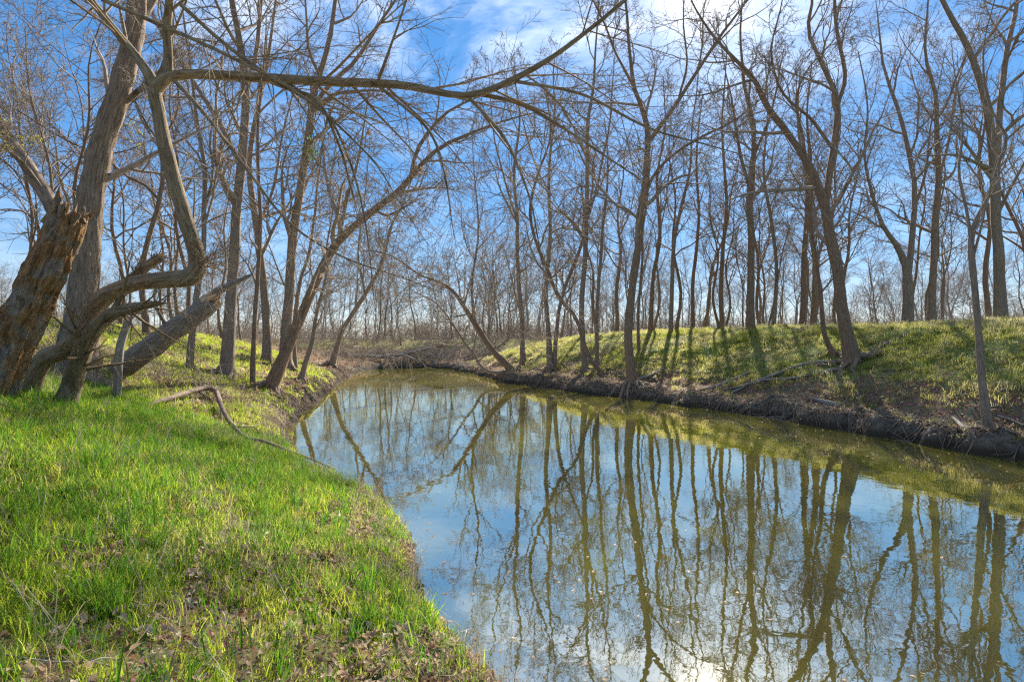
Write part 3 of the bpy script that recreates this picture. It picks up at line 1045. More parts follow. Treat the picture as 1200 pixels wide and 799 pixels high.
simple_wood('leaning_log', 'thick grey broken log leaning up from the grass with a splintered pale end', 'log',
            [(136, 437, 25), (150, 425, 26), (190, 397, 25), (222, 374, 24), (248, 354, 21)], None, 'bark_log', 20, 40, 12, 61,
            parts=[[(215, 375, 12), (240, 352, 11), (262, 338, 9), (282, 328, 6), (297, 321, 3)], [(200, 388, 5), (185, 365, 4, -.2), (180, 345, 2, -.3)]])
simple_wood('snapped_sapling', 'thin grey snapped dead stem upright in grass before the leaning log', 'stump',
            [(136, 472, 9), (138, 445, 9), (140, 410, 9), (146, 388, 9), (152, 371, 8)], None, 'dead', 10, 24, 4, 62)


def ground_stick(name, label, pix, mat='dead', sides=7, group=None, branches=(), lift=.0, seed=1):
    """a branch lying on the land: (px, py, width px, height above ground)"""
    def world(pp):
        P, R = [], []
        for q in pp:
            h = hit(q[0], q[1])
            up = q[3] if len(q) > 3 else .02
            # a raised point: move nearer along the view ray until it clears the soil by `up`
            dd = h[1]
            if up > .03:
                for _ in range(200):
                    w = unproj(q[0], q[1], dd)
                    if w[2] - zland(w[0], w[1]) >= up:
                        break
                    dd -= .02
            w = unproj(q[0], q[1], dd)
            if up <= .03:
                w[2] = max(zland(w[0], w[1]), 0) + up
            P.append(w); R.append(q[2] / 2 / FPX * dd)
        return np.array(P), np.array(R)
    P, R = world(pix)
    root = bpy.data.objects.new(name, None); COL.objects.link(root); root.location = P[0]
    tag(root, label, 'branch', group)
    Q, S = resample(P, R, 10 + 6 * len(pix))
    g = Geo(); g.sweep(Q[None], S[None], sides, bark_disp(seed, 3, .06, .14), cap=True)
    g.v = [v - P[0] for v in g.v]
    link('stem', g.mesh('stem', M[mat]), root)
    for b in branches:
        a, r = world(b)
        q, s = resample(a, r, 12)
        gg = Geo(); gg.sweep(q[None], s[None], 5, None, cap=True)
        gg.v = [v - P[0] for v in gg.v]
        link('branch', gg.mesh('branch', M[mat]), root)
    return root


ground_stick('fallen_branch', 'kinked dark fallen branch arching over the grass down to the water', 
             [(168, 476, 4.5, .06), (200, 466, 5.5, .14), (238, 455, 6, .26), (252, 458, 6, .28), (262, 482, 5.5, .18), (276, 502, 4.5, .15), (290, 513, 4, .15), (310, 517, 3.6, .19), (330, 525, 3.2, .16), (360, 536, 2.6, .2), (392, 550, 1.6, .16)],
             'root', 8, branches=[[(276, 500, 2.5, .14), (295, 500, 2, .16), (311, 494, 1.5, .2)], [(258, 475, 2.5, .2), (260, 490, 2, .1), (260, 504, 1.5, .03)], [(231, 457, 3.5, .2), (242, 465, 3, .1), (250, 473, 2, .03)], [(250, 456, 4, .26), (255, 453, 3, .3)], [(276, 502, 3, .05), (268, 508, 2.5, .03), (263, 509, 2, .02)]], seed=9)

LT = [dict(n=10, t0=.25, ratio=.36, ang=50, trop=.03, pts=10, wig=.15, rs=.62, sides=4, lmin=.7, lmax=5.5),
      dict(n=7, t0=.12, ratio=.55, ang=46, trop=.02, pts=7, wig=.16, rs=.7, sides=3),
      dict(n=5, t0=.12, ratio=.62, ang=42, trop=.015, pts=5, wig=.13, rs=.75, sides=3),
      dict(n=2, t0=.15, ratio=.65, ang=38, trop=.01, pts=3, wig=.09, rs=.8, rm=.8, sides=3)]

# --- left bank, middle distance
hero_tree('straight brown-grey tree on the left bank behind the broken log end',
          [(266, 440, 26), (268, 380, 22), (272, 310, 20), (279, 240, 18), (285, 180, 17), (288, 110, 15), (280, 50, 13), (270, -10, 11), (268, -110, 7), (272, -200, 3)],
          limbs=[[(280, 190, 10), (255, 140, 9, .5), (225, 95, 8, 1), (190, 40, 6, 1.6), (165, -20, 4, 2)], [(288, 110, 9), (300, 60, 9, .4), (305, 0, 7, .8), (318, -80, 4, 1.2)]],
          mat='bark_grey', crown=LT, seed=31, roots=3, root_len=.8)
hero_tree('slim grey tree directly behind the joint of the bent tan tree',
          [(222, 432, 14), (226, 385, 12), (232, 330, 11), (238, 260, 9), (240, 200, 8), (232, 150, 7), (224, 90, 5), (215, 20, 3), (212, -40, 2)],
          limbs=[[(238, 250, 6), (250, 205, 5, .3), (246, 160, 4, .6), (255, 100, 2, .8)]], mat='bark_grey', crown=LT, seed=32)
hero_tree('thin dark tree close beside the leaning arched tree on the left bank',
          [(296, 451, 10), (298, 400, 9), (302, 330, 8), (305, 260, 7), (300, 180, 6), (306, 100, 4), (312, 20, 2)], mat='bark_brown', crown=LT, seed=33)
arch = hero_tree('big brown tree leaning from the left bank in a long arch over the water',
          [(316, 456, 28), (334, 415, 22), (354, 370, 19), (374, 325, 18), (396, 286, 16), (432, 252, 14), (465, 226, 12), (486, 202, 10), (515, 175, 8), (548, 158, 6), (582, 145, 4), (640, 130, 2)],
          limbs=[[(482, 206, 9), (488, 178, 8, .3), (505, 152, 7, .6), (530, 128, 5, .9), (580, 106, 3, 1.2), (620, 95, 2, 1.4)],
                 [(396, 286, 9), (405, 240, 7, .8), (420, 190, 5, 1.3), (430, 130, 3, 1.8)],
                 [(440, 247, 6), (455, 252, 5, -.4), (480, 240, 3, -.8)]],
          mat='bark_brown', crown=LT, seed=34, roots=6, root_len=1.3, flare=1.3)
dA = arch[4]
mist = hero_tree('tall upright tree with a green mistletoe clump on the left bank',
          [(334, 432, 24), (336, 370, 21), (341, 310, 18), (349, 235, 16), (357, 180, 14), (366, 125, 13), (378, 80, 11), (388, 30, 9), (396, -30, 7), (405, -120, 3)],
          limbs=[[(366, 128, 10), (385, 100, 9, .4), (412, 75, 9, .8), (440, 35, 7, 1.2), (465, 0, 5, 1.6), (495, -50, 3, 2)],
                 [(368, 125, 7), (400, 108, 6, -.3), (450, 108, 5, -.6), (490, 128, 3, -.9)]],
          mat='bark_grey', crown=LT, seed=35, roots=4, d=None)
hero_tree('pale grey tree left of the mistletoe tree, leaning slightly left',
          [(312, 425, 18), (312, 385, 16), (307, 320, 14), (300, 270, 13), (293, 210, 11), (296, 150, 9), (310, 90, 7), (320, 20, 5), (325, -60, 2)],
          mat='bark_grey', crown=LT, seed=36, limbs=[[(300, 270, 7), (320, 220, 6, .5), (330, 160, 4, .8), (345, 100, 2, 1)]])
hero_tree('crooked tree leaning towards the water far along the left bank',
          [(388, 430, 14), (396, 405, 10), (405, 380, 9), (428, 343, 8), (447, 310, 6.5), (458, 270, 5), (475, 230, 3.5), (490, 190, 2)],
          limbs=[[(428, 343, 5), (420, 300, 4, .6), (425, 250, 3, 1), (430, 200, 2, 1.4)]], mat='bark_grey', crown=LT, seed=37, roots=3)
hero_tree('short slanting trunk with exposed roots at the left water edge',
          [(352, 447, 11), (358, 425, 10), (366, 400, 9), (370, 370, 7), (380, 330, 5), (385, 280, 3), (398, 220, 2)], mat='bark_grey', crown=LT, seed=38, roots=5, root_len=1.0)
hero_tree('slender grey tree standing behind the leaning arched tree on the left bank',
          [(345, 432, 11), (345, 390, 9), (352, 330, 7), (368, 260, 5), (372, 200, 4), (385, 130, 2)], mat='bark_grey', crown=LT, seed=39)

# --- right bank
RT = [dict(n=10, t0=.27, ratio=.34, ang=48, trop=.045, pts=10, wig=.15, rs=.62, sides=4, lmin=.7, lmax=5.5),
      dict(n=7, t0=.12, ratio=.55, ang=44, trop=.03, pts=7, wig=.16, rs=.7, sides=3),
      dict(n=5, t0=.12, ratio=.62, ang=40, trop=.02, pts=5, wig=.13, rs=.75, sides=3),
      dict(n=2, t0=.15, ratio=.65, ang=36, trop=.015, pts=3, wig=.09, rs=.8, rm=.8, sides=3)]

hero_tree('tall dark tree forking high at the centre of the right water edge',
          [(734, 453, 20), (736, 400, 17), (740, 340, 15.5), (748, 280, 14), (755, 225, 13), (758, 180, 12), (759, 152, 11), (752, 125, 9), (743, 100, 8), (738, 60, 6), (735, 10, 5), (728, -50, 3)],
          limbs=[[(758, 170, 9), (772, 150, 9), (786, 130, 8, .3), (812, 90, 7, .6), (842, 46, 6, 1), (875, 0, 4, 1.4), (900, -50, 2, 1.8)],
                 [(757, 232, 6), (764, 208, 6), (786, 182, 5.5, -.4), (825, 160, 5, -.8), (862, 140, 3.5, -1.2), (890, 118, 2, -1.5)],
                 [(744, 104, 6), (726, 70, 5, .4), (708, 30, 4, .8), (690, -10, 2.5, 1.2)],
                 [(795, 118, 5, .4), (805, 70, 4, .2), (800, 20, 3, 0), (806, -40, 2, -.2)]],
          mat='bark_brown', crown=RT, seed=41, roots=8, root_len=1.7, flare=1.35, n=34)
hero_tree('sinuous dark S-shaped tree beside the tall forked tree on the right bank',
          [(708, 437, 10), (696, 428, 9), (684, 402, 8), (676, 374, 8), (655, 348, 7.5), (638, 308, 7), (627, 280, 6.5), (621, 245, 6), (630, 205, 5), (645, 160, 3.5), (640, 110, 2)],
          mat='bark_brown', crown=RT, seed=42, roots=4, root_len=1.0, wob=.002)
hero_tree('straight grey tree just left of the tall forked tree on the right bank',
          [(686, 436, 12), (682, 390, 11), (683, 330, 10), (687, 270, 9), (690, 200, 8), (688, 150, 6.5), (694, 100, 5), (700, 40, 3.5), (704, -20, 2)],
          limbs=[[(687, 262, 6), (700, 215, 5, .4), (712, 160, 4, .8), (718, 100, 2.5, 1.2)]], mat='bark_grey', crown=RT, seed=43, roots=4)
hero_tree('twin-stemmed grey tree at the right water edge, left of the S-shaped tree',
          [(645, 433, 14), (643, 395, 10), (640, 340, 8.5), (645, 280, 7), (642, 210, 6), (648, 140, 4), (650, 70, 2)],
          extra_trunks=[[(650, 434, 9), (652, 390, 8), (660, 345, 7), (680, 290, 6), (690, 240, 5), (698, 180, 3)]], mat='bark_grey', crown=RT, seed=44, roots=5, root_len=1.1)
hero_tree('straight slender tree beside the slanting leaning trunk on the right bank',
          [(613, 428, 11), (611, 380, 9), (608, 320, 8), (606, 260, 7), (603, 200, 6), (608, 140, 4), (604, 70, 2)], mat='bark_grey', crown=RT, seed=45, roots=4,
          limbs=[[(606, 258, 5), (592, 215, 4, .4), (580, 165, 3, .8), (575, 110, 2, 1)]])
hero_tree('dark trunk slanting left over the far water from the right bank',
          [(594, 438, 15), (576, 412, 12), (558, 382, 11), (544, 358, 9), (533, 342, 7), (519, 332, 5), (490, 320, 3.5), (455, 300, 3), (425, 292, 1.5)],
          limbs=[[(556, 380, 6), (552, 330, 5, .6), (560, 270, 3.5, 1), (556, 200, 2, 1.4)]], mat='bark_brown', crown=LT, seed=46, roots=5)
hero_tree('thin fallen tree dipping into the far water beside the slanting trunk',
          [(592, 440, 8), (574, 437, 7), (560, 425, 6), (545, 400, 5), (528, 375, 4), (505, 352, 2.5), (480, 340, 1.5)], mat='bark_grey', crown=LT, seed=47)
hero_tree('big two-stemmed tree with spreading roots on the grassy right slope',
          [(1000, 428, 30), (990, 380, 23), (984, 335, 21), (977, 290, 20), (966, 240, 18), (943, 186, 15), (925, 158, 13), (900, 128, 11), (881, 92, 9), (861, 70, 7), (835, 40, 5), (810, 0, 3)],
          limbs=[[(967, 244, 14), (974, 190, 13, .3), (980, 145, 12, .5), (981, 112, 10, .6), (962, 72, 8, .8), (947, 36, 7, 1), (953, 0, 6, 1.2), (950, -70, 3, 1.5)],
                 [(981, 125, 8, .5), (990, 92, 8, .8), (984, 52, 7, 1), (978, 0, 6, 1.2), (985, -70, 3, 1.4)],
                 [(946, 192, 6), (938, 150, 5, -.4), (934, 110, 4, -.7), (948, 80, 3, -1), (975, 50, 2, -1.2)],
                 [(977, 176, 7, .35), (950, 140, 6, .1), (915, 105, 5, -.4), (905, 60, 4, -.6), (915, 10, 2.5, -.8)],
                 [(881, 94, 5), (860, 100, 4, -.3), (830, 110, 3, -.6), (800, 112, 2, -.9)]],
          mat='bark_brown', crown=RT, seed=48, roots=8, root_len=2.2, flare=1.45, n=36)
hero_tree('short curved companion stem beside the big two-stemmed tree on the right slope',
          [(978, 417, 11), (968, 395, 9), (964, 365, 8), (962, 335, 7), (954, 300, 6), (948, 250, 5), (953, 200, 3.5), (945, 140, 2)], mat='bark_brown', crown=RT, seed=49, roots=2)
hero_tree('slender brown tree on the muddy right edge, nearest tree of that bank',
          [(1156, 506, 20), (1152, 450, 14), (1147, 400, 12), (1143, 350, 11.5), (1140, 305, 11.5), (1138, 280, 10.5), (1143, 258, 9), (1158, 232, 7.5), (1172, 190, 6.5), (1180, 162, 6), (1160, 120, 4.5), (1155, 60, 3), (1165, 0, 2)],
          limbs=[[(1139, 285, 7), (1132, 240, 6, .2), (1124, 200, 5, .3), (1128, 150, 4, .5), (1120, 90, 2.5, .6)], [(1178, 166, 4), (1195, 150, 4, -.2), (1225, 130, 3, -.4)],
                 [(1141, 300, 5), (1152, 260, 4, -.3), (1160, 225, 3, -.5), (1190, 190, 2, -.7)]],
          mat='bark_grey', crown=[dict(n=7, t0=.4, ratio=.26, ang=45, trop=.05, pts=8, wig=.10, rs=.5, sides=4, lmax=2.4),
                                  dict(n=5, t0=.15, ratio=.55, ang=40, trop=.03, pts=6, wig=.13, rs=.6, sides=3),
                                  dict(n=5, t0=.15, ratio=.5, ang=40, trop=.02, pts=5, wig=.15, rs=.6, sides=3)], seed=50, roots=5, root_len=.9, flare=1.3, n=34)
hero_tree('thick straight grey tree on the crest at the right, forking above',
          [(1173, 372, 22), (1171, 320, 19), (1169, 260, 18), (1168, 200, 17), (1162, 150, 15), (1150, 100, 13), (1132, 52, 11), (1108, 8, 9), (1080, -50, 5), (1060, -110, 2)],
          limbs=[[(1168, 190, 12), (1173, 120, 11, .5), (1180, 60, 10, .8), (1192, 10, 8, 1), (1200, -70, 4, 1.3)], [(1170, 250, 6), (1195, 200, 5, -.6), (1225, 150, 3, -1)]],
          d=24, base=unproj(1173, 372, 24), mat='bark_grey', crown=RT, seed=51, flare=1.2, n=32)
hero_tree('broad tree splitting low and leaning left on the right crest',
          [(1064, 372, 20), (1064, 335, 18), (1060, 308, 14), (1046, 280, 10), (1034, 264, 8), (1022, 225, 6), (1012, 180, 4.5), (1015, 120, 3), (1005, 60, 2)],
          limbs=[[(1064, 330, 13), (1068, 285, 12, .3), (1072, 222, 10, .6), (1062, 165, 8, .8), (1050, 120, 7, 1), (1036, 82, 5, 1.2), (1030, 30, 3, 1.4)],
                 [(1070, 250, 6, .4), (1085, 200, 5, .7), (1090, 150, 3.5, 1), (1102, 90, 2, 1.3)]],
          d=26, base=unproj(1064, 372, 26), mat='bark_grey', crown=RT, seed=52, flare=1.2)
hero_tree('tall straight tree right of the broad low-splitting tree on the crest',
          [(1092, 371, 16), (1093, 330, 13), (1096, 280, 12), (1100, 212, 10.5), (1098, 150, 9), (1095, 110, 7), (1085, 60, 5), (1088, 0, 3), (1092, -50, 2)],
          limbs=[[(1098, 215, 6), (1112, 165, 5, .5), (1120, 110, 4, .9), (1135, 60, 2, 1.2)]], d=27, base=unproj(1092, 371, 27), mat='bark_grey', crown=RT, seed=53, flare=1.2)
hero_tree('straight dark tree on the grassy crest left of the big two-stemmed tree',
          [(880, 383, 16), (879, 330, 13.5), (878, 270, 12.5), (879, 225, 11.5), (884, 180, 10), (878, 130, 8), (872, 95, 6), (866, 40, 4), (868, -10, 2)],
          limbs=[[(880, 225, 7), (866, 175, 6, .5), (858, 130, 4, .8), (850, 80, 2, 1.2)], [(884, 182, 6), (900, 140, 5, .5), (912, 90, 3, .8)]],
          d=28, base=unproj(880, 383, 28), mat='bark_brown', crown=RT, seed=54, flare=1.2)

# --- more traced trunks of the right bank woods
MID = [
    ('slim tree behind the straight dark crest tree, a little to its left', [(846, 386, 9), (846, 300, 8), (850, 220, 6), (846, 140, 4), (852, 60, 2)], 33),
    ('slim tree with one bend between the straight dark crest tree and the two-stemmed tree', [(906, 381, 9), (910, 320, 7), (905, 260, 6.5), (896, 200, 5), (902, 130, 3), (898, 70, 2)], 31),
    ('grey trunk close left of the two-stemmed tree on the crest', [(940, 379, 11), (942, 320, 10), (945, 260, 9), (950, 200, 7), (946, 140, 4), (950, 70, 2)], 30),
    ('reddish brown trunk seen just behind the companion stem on the right crest', [(952, 379, 12), (954, 320, 11), (952, 270, 10), (945, 210, 8), (935, 150, 5), (938, 80, 2)], 32),
    ('thin dark tree on the crest right of the tall forked tree', [(762, 391, 9), (766, 330, 8), (772, 270, 7), (770, 210, 5), (780, 150, 3), (778, 90, 2)], 33),
    ('paired slim tree standing on the crest between the forked tree and the dark crest tree', [(786, 389, 9), (788, 330, 8), (793, 270, 7), (805, 210, 5), (812, 150, 3), (818, 80, 2)], 32),
    ('slim straight tree on the crest, second to the left of the dark crest tree', [(812, 388, 8), (813, 320, 7), (818, 250, 6), (815, 180, 4), (822, 110, 2)], 34),
    ('thin tree standing on the grass between the forked tree and the straight grey tree', [(700, 397, 8), (701, 340, 7), (704, 280, 6), (712, 210, 4), (708, 140, 2)], 30),
    ('slim tree halfway up the slope right beside the tall forked tree', [(749, 404, 6), (749, 350, 5.5), (752, 290, 5), (760, 230, 4), (766, 170, 2)], 29),
]
for i, (lab, tr, dd) in enumerate(MID):
    hero_tree(lab, tr, d=dd, base=unproj(tr[0][0], tr[0][1], dd), mat='bark_grey' if i % 2 else 'bark_brown', crown=[
        dict(n=9, t0=.35, ratio=.26, ang=38, trop=.07, pts=7, wig=.10, rs=.5, sides=4, lmax=4), dict(n=6, t0=.15, ratio=.5, ang=40, trop=.04, pts=5, wig=.13, rs=.6, sides=3),
        dict(n=5, t0=.15, ratio=.5, ang=40, trop=.03, pts=4, wig=.15, rs=.6, sides=3)], seed=70 + i, n=20, sides=8, flare=1.2)


# --- woods: a few grown kinds, copied
def wood_variant(seed, H, kind):
    rng = np.random.default_rng(seed)
    n = 18
    z = np.linspace(-.3, H, n)
    lean = rng.normal(0, .08, 2)
    P = np.stack([lean[0] * z + .5 * np.sin(z * .38 + seed) * (z / H) + .12 * np.sin(z * 1.3 + seed * 5), lean[1] * z + .5 * np.cos(z * .33 + seed * 2) * (z / H) + .12 * np.cos(z * 1.1 + seed * 3), z], 1)
    r0 = H * rng.uniform(.0072, .0108)
    R = r0 * (1 - .92 * np.linspace(0, 1, n) ** .9)
    R[0] *= 1.5; R[1] *= 1.1
    g = Geo(); g.sweep(P[None], R[None], 8, bark_disp(seed, 3, .06, .1))
    rm = .0080
    limb_p, limb_r = spawn(rng, P[None], R[None], 7, .28, .85, .5, 30 if kind else 44, .05, 12, .16, .6, rm, 1.5, 9)
    g.sweep(limb_p, limb_r, 5)
    tm = g.mesh('trunk', M['bark_grey' if seed % 2 else 'bark_brown'])
    c = Geo()
    lp = np.concatenate([resample(P, R, 12)[0][None], limb_p]); lr = np.concatenate([resample(P, R, 12)[1][None], limb_r])
    a, b = spawn(rng, lp, lr, 8, .28, 1., .40, 46, .04, 7, .17, .68, rm, .7, 4.5)
    c.sweep(a, b, 4)
    a2, b2 = spawn(rng, a, b, 6, .12, 1., .55, 44, .02, 5, .15, .7, rm, .25)
    c.sweep(a2, b2, 3)
    a3, b3 = spawn(rng, a2, b2, 2, .15, 1., .65, 40, .015, 3, .1, .8, rm * .75, .15)
    c.sweep(a3, b3, 3)
    return tm, c.mesh('crown', M['twig'])


VAR = [wood_variant(100 + i, H, i % 2) for i, H in enumerate((13, 11.5, 14.5, 10.5, 12.5, 9.5, 13.5, 8))]

BG = []
rngb = np.random.default_rng(5)
taken = []


def scatter_trees(cnt, xr, yr, ok, mind):
    tries = 0
    got = 0
    while got < cnt and tries < 6000:
        tries += 1
        y = yr[0] + (yr[1] - yr[0]) * rngb.uniform() ** 1.0
        px = rngb.uniform(*xr)
        x = (px - 600) / FPX * y
        z, sd, a, f, r = [float(v[0]) for v in land(np.array([x]), np.array([y]))]
        if not ok(x, y, sd, a, f, r):
            continue
        if any((x - t[0]) ** 2 + (y - t[1]) ** 2 < mind * mind for t in taken):
            continue
        taken.append((x, y)); BG.append((px, y, x, z)); got += 1


scatter_trees(33, (590, 1330), (31, 62), lambda x, y, sd, a, f, r: r > .6 and sd > 8, 1.7)
scatter_trees(21, (560, 1330), (60, 85), lambda x, y, sd, a, f, r: sd > 8, 2.0)
scatter_trees(21, (-80, 400), (20, 60), lambda x, y, sd, a, f, r: a > .6 and sd > 5.5, 2.0)
scatter_trees(16, (390, 600), (56, 85), lambda x, y, sd, a, f, r: sd > 3.5, 2.0)
ANCH_R = [(735, 'tall forked tree'), (880, 'straight dark crest tree'), (1000, 'big two-stemmed tree'), (1092, 'tall straight crest tree'), (1173, 'thick grey crest tree')]
ANCH_L = [(88, 'huge old furrowed tree'), (266, 'straight brown-grey left bank tree'), (388, 'crooked leaning left bank tree')]
ORD = ['first', 'second', 'third', 'fourth', 'fifth', 'sixth', 'seventh', 'eighth', 'ninth', 'tenth', 'eleventh', 'twelfth', 'thirteenth', 'fourteenth', 'fifteenth', 'sixteenth', 'seventeenth',
       'eighteenth', 'nineteenth', 'twentieth'] + ['further %d' % i for i in range(40)]
BG.sort()
cnt = {}
for i, (px, y, x, z) in enumerate(BG):
    if px < 390:
        side, an = 'left', ANCH_L
    elif px < 600:
        side, an = 'far', [(480, 'brush pile')]
    else:
        side, an = 'right', ANCH_R
    k = max([j for j, (ax, _) in enumerate(an) if ax <= px], default=-1)
    if side == 'far':
        nm = 'beyond the brush pile at the far end, %s from its left'
    elif k < 0:
        nm = 'seen left of the ' + an[0][1] + ', %s from the picture\'s water side' if side == 'right' else 'seen left of the ' + an[0][1] + ', %s from the edge'
    else:
        nm = '%s background trunk past the ' + an[k][1]
    key = side if side == 'far' else (side, k)
    cnt[key] = cnt.get(key, 0) + 1
    lab = 'bare woodland tree, ' + nm % ORD[cnt[key] - 1]
    v = (i * 5 + int(y)) % len(VAR)
    root = bpy.data.objects.new('woodland_tree', None); COL.objects.link(root)
    root.location = (x, y, z)
    s = rngb.uniform(.85, 1.2)
    root.scale = (s, s, s * rngb.uniform(.92, 1.1))
    root.rotation_euler = (0, 0, rngb.uniform(0, 6.28))
    tag(root, lab, 'tree', 'bare trees of the woods behind the %s bank' % side)
    link('trunk', VAR[v][0], root)
    link('crown', VAR[v][1], root)


# ------------------------------------------------------------------ scattering (grass, leaves, far woods)
def gn_scatter(name, pts, rot, scl, idx, sources, label, kind='stuff'):
    """one object that sets copies of the source meshes on given points"""
    coll = bpy.data.collections.new(name + '_sources')
    for i, me in enumerate(sources):
        o = bpy.data.objects.new('%s_source_%02d' % (name, i), me)
        coll.objects.link(o)
    me = bpy.data.meshes.new(name)
    me.vertices.add(len(pts))
    me.vertices.foreach_set('co', np.ascontiguousarray(pts, np.float32).ravel())
    a = me.attributes.new('rot', 'FLOAT_VECTOR', 'POINT'); a.data.foreach_set('vector', np.ascontiguousarray(rot, np.float32).ravel())
    a = me.attributes.new('scl', 'FLOAT_VECTOR', 'POINT'); a.data.foreach_set('vector', np.ascontiguousarray(scl, np.float32).ravel())
    a = me.attributes.new('idx', 'INT', 'POINT'); a.data.foreach_set('value', np.ascontiguousarray(idx, np.int32))
    me.update()
    ob = link(name, me, kind=kind)
    ob['label'] = label
    ng = bpy.data.node_groups.new(name + '_nodes', 'GeometryNodeTree')
    ng.interface.new_socket('Geometry', in_out='INPUT', socket_type='NodeSocketGeometry')
    ng.interface.new_socket('Geometry', in_out='OUTPUT', socket_type='NodeSocketGeometry')
    N, L = ng.nodes, ng.links
    gi, go = N.new('NodeGroupInput'), N.new('NodeGroupOutput')
    ci = N.new('GeometryNodeCollectionInfo')
    ci.inputs['Collection'].default_value = coll
    ci.inputs['Separate Children'].default_value = True
    ci.inputs['Reset Children'].default_value = True
    iop = N.new('GeometryNodeInstanceOnPoints')
    iop.inputs['Pick Instance'].default_value = True

    def na(nm, tp):
        n = N.new('GeometryNodeInputNamedAttribute'); n.data_type = tp
        n.inputs['Name'].default_value = nm
        return n.outputs['Attribute']
    e2r = N.new('FunctionNodeEulerToRotation')
    L.new(na('rot', 'FLOAT_VECTOR'), e2r.inputs[0])
    L.new(gi.outputs[0], iop.inputs['Points'])
    L.new(ci.outputs[0], iop.inputs['Instance'])
    L.new(na('idx', 'INT'), iop.inputs['Instance Index'])
    L.new(e2r.outputs[0], iop.inputs['Rotation'])
    L.new(na('scl', 'FLOAT_VECTOR'), iop.inputs['Scale'])
    L.new(iop.outputs[0], go.inputs[0])
    md = ob.modifiers.new('scatter', 'NODES')
    md.node_group = ng
    return ob


def tuft(seed, blades, h0, h1, rad, width, lean, mat, curl=.9):
    rng = np.random.default_rng(seed)
    V, F3, F4 = [], [], []
    for i in range(blades):
        a = rng.uniform(0, 6.28); rr = rad * math.sqrt(rng.uniform())
        base = np.array([math.cos(a) * rr, math.sin(a) * rr, -.01])
        h = rng.uniform(h0, h1)
        az = rng.uniform(0, 6.28)
        ln = lean * rng.uniform(.3, 1.4)
        dirv = np.array([math.cos(az), math.sin(az)])
        side = np.array([-dirv[1], dirv[0], 0])
        tw = rng.uniform(-.6, .6)
        side = side * math.cos(tw) + np.array([dirv[0], dirv[1], 0]) * math.sin(tw)
        w = width * rng.uniform(.7, 1.3)
        s = len(V)
        for k, t in enumerate((0, .4, .75, 1)):
            th = ln * (t ** 1.3) * curl
            x = h * t * math.sin(th); z = h * t * math.cos(th)
            c = base + np.array([dirv[0] * x, dirv[1] * x, z])
            if k < 3:
                ww = w * (1, .9, .6)[k]
                V.append(c - side * ww / 2); V.append(c + side * ww / 2)
            else:
                V.append(c)
        F4 += [(s, s + 1, s + 3, s + 2), (s + 2, s + 3, s + 5, s + 4)]
        F3 += [(s + 4, s + 5, s + 6)]
    return mesh_from('tuft', np.array(V), [np.array(F4), np.array(F3)], [mat])


def leaf_mesh(seed, mat):
    rng = np.random.default_rng(seed)
    cu, fo = rng.uniform(-1.0, 1.4), rng.uniform(.3, 1.3)
    V = []
    for t, w in ((0, .02), (.3, .26), (.65, .24), (1, .02)):
        zc = cu * (t - .5) ** 2 * 2
        V += [(t - .5, -w, zc + fo * w * rng.uniform(.5, 1.5)), (t - .5, 0, zc), (t - .5, w, zc + fo * w * rng.uniform(.5, 1.5))]
    F = []
    for k in range(3):
        a = k * 3
        F += [(a, a + 1, a + 4, a + 3), (a + 1, a + 2, a + 5, a + 4)]
    return mesh_from('leaf', np.array(V), [np.array(F)], [mat])


G_GREEN = [tuft(1, 12, .06, .15, .05, .0045, .8, M['grass']), tuft(2, 14, .08, .19, .06, .005, .7, M['grass']), tuft(3, 10, .05, .12, .05, .0045, 1.0, M['grass']),
           tuft(4, 13, .09, .22, .05, .0055, .6, M['grass_dark']), tuft(5, 11, .1, .28, .05, .006, .55, M['grass_dark'])]
G_STRAW = [tuft(6, 7, .12, .35, .06, .004, 1.1, M['straw'], 1.2), tuft(7, 6, .2, .5, .05, .004, .8, M['straw'], 1.2), tuft(8, 10, .06, .2, .09, .004, 1.5, M['straw'], 1.3)]
G_FAR = [tuft(11, 16, .06, .16, .13, .012, .9, M['grass_far']), tuft(12, 14, .05, .13, .14, .012, 1.1, M['grass_far']), tuft(13, 16, .08, .22, .12, .012, .8, M['grass_far'])]
G_LEFT = [tuft(21, 16, .06, .16, .12, .009, .9, M['grass']), tuft(22, 16, .05, .14, .13, .009, 1.0, M['grass']), tuft(23, 16, .08, .22, .11, .009, .8, M['grass']), tuft(24, 14, .05, .15, .13, .009, 1.1, M['grass_far'])]
G_FSTRAW = [tuft(14, 9, .12, .4, .12, .009, 1.1, M['straw'], 1.2), tuft(15, 12, .06, .2, .15, .010, 1.4, M['straw'], 1.3)]
LEAVES = [leaf_mesh(i, M['litter']) for i in range(6)]


def pts_in(rng, n, xr, yr, power=1.0):
    y = yr[0] + (yr[1] - yr[0]) * rng.uniform(0, 1, n) ** power
    x = rng.uniform(*xr, n)
    return x, y


def in_view(x, y, m=1.25):
    return (np.abs(x) < y * .9 * m + 1.2)


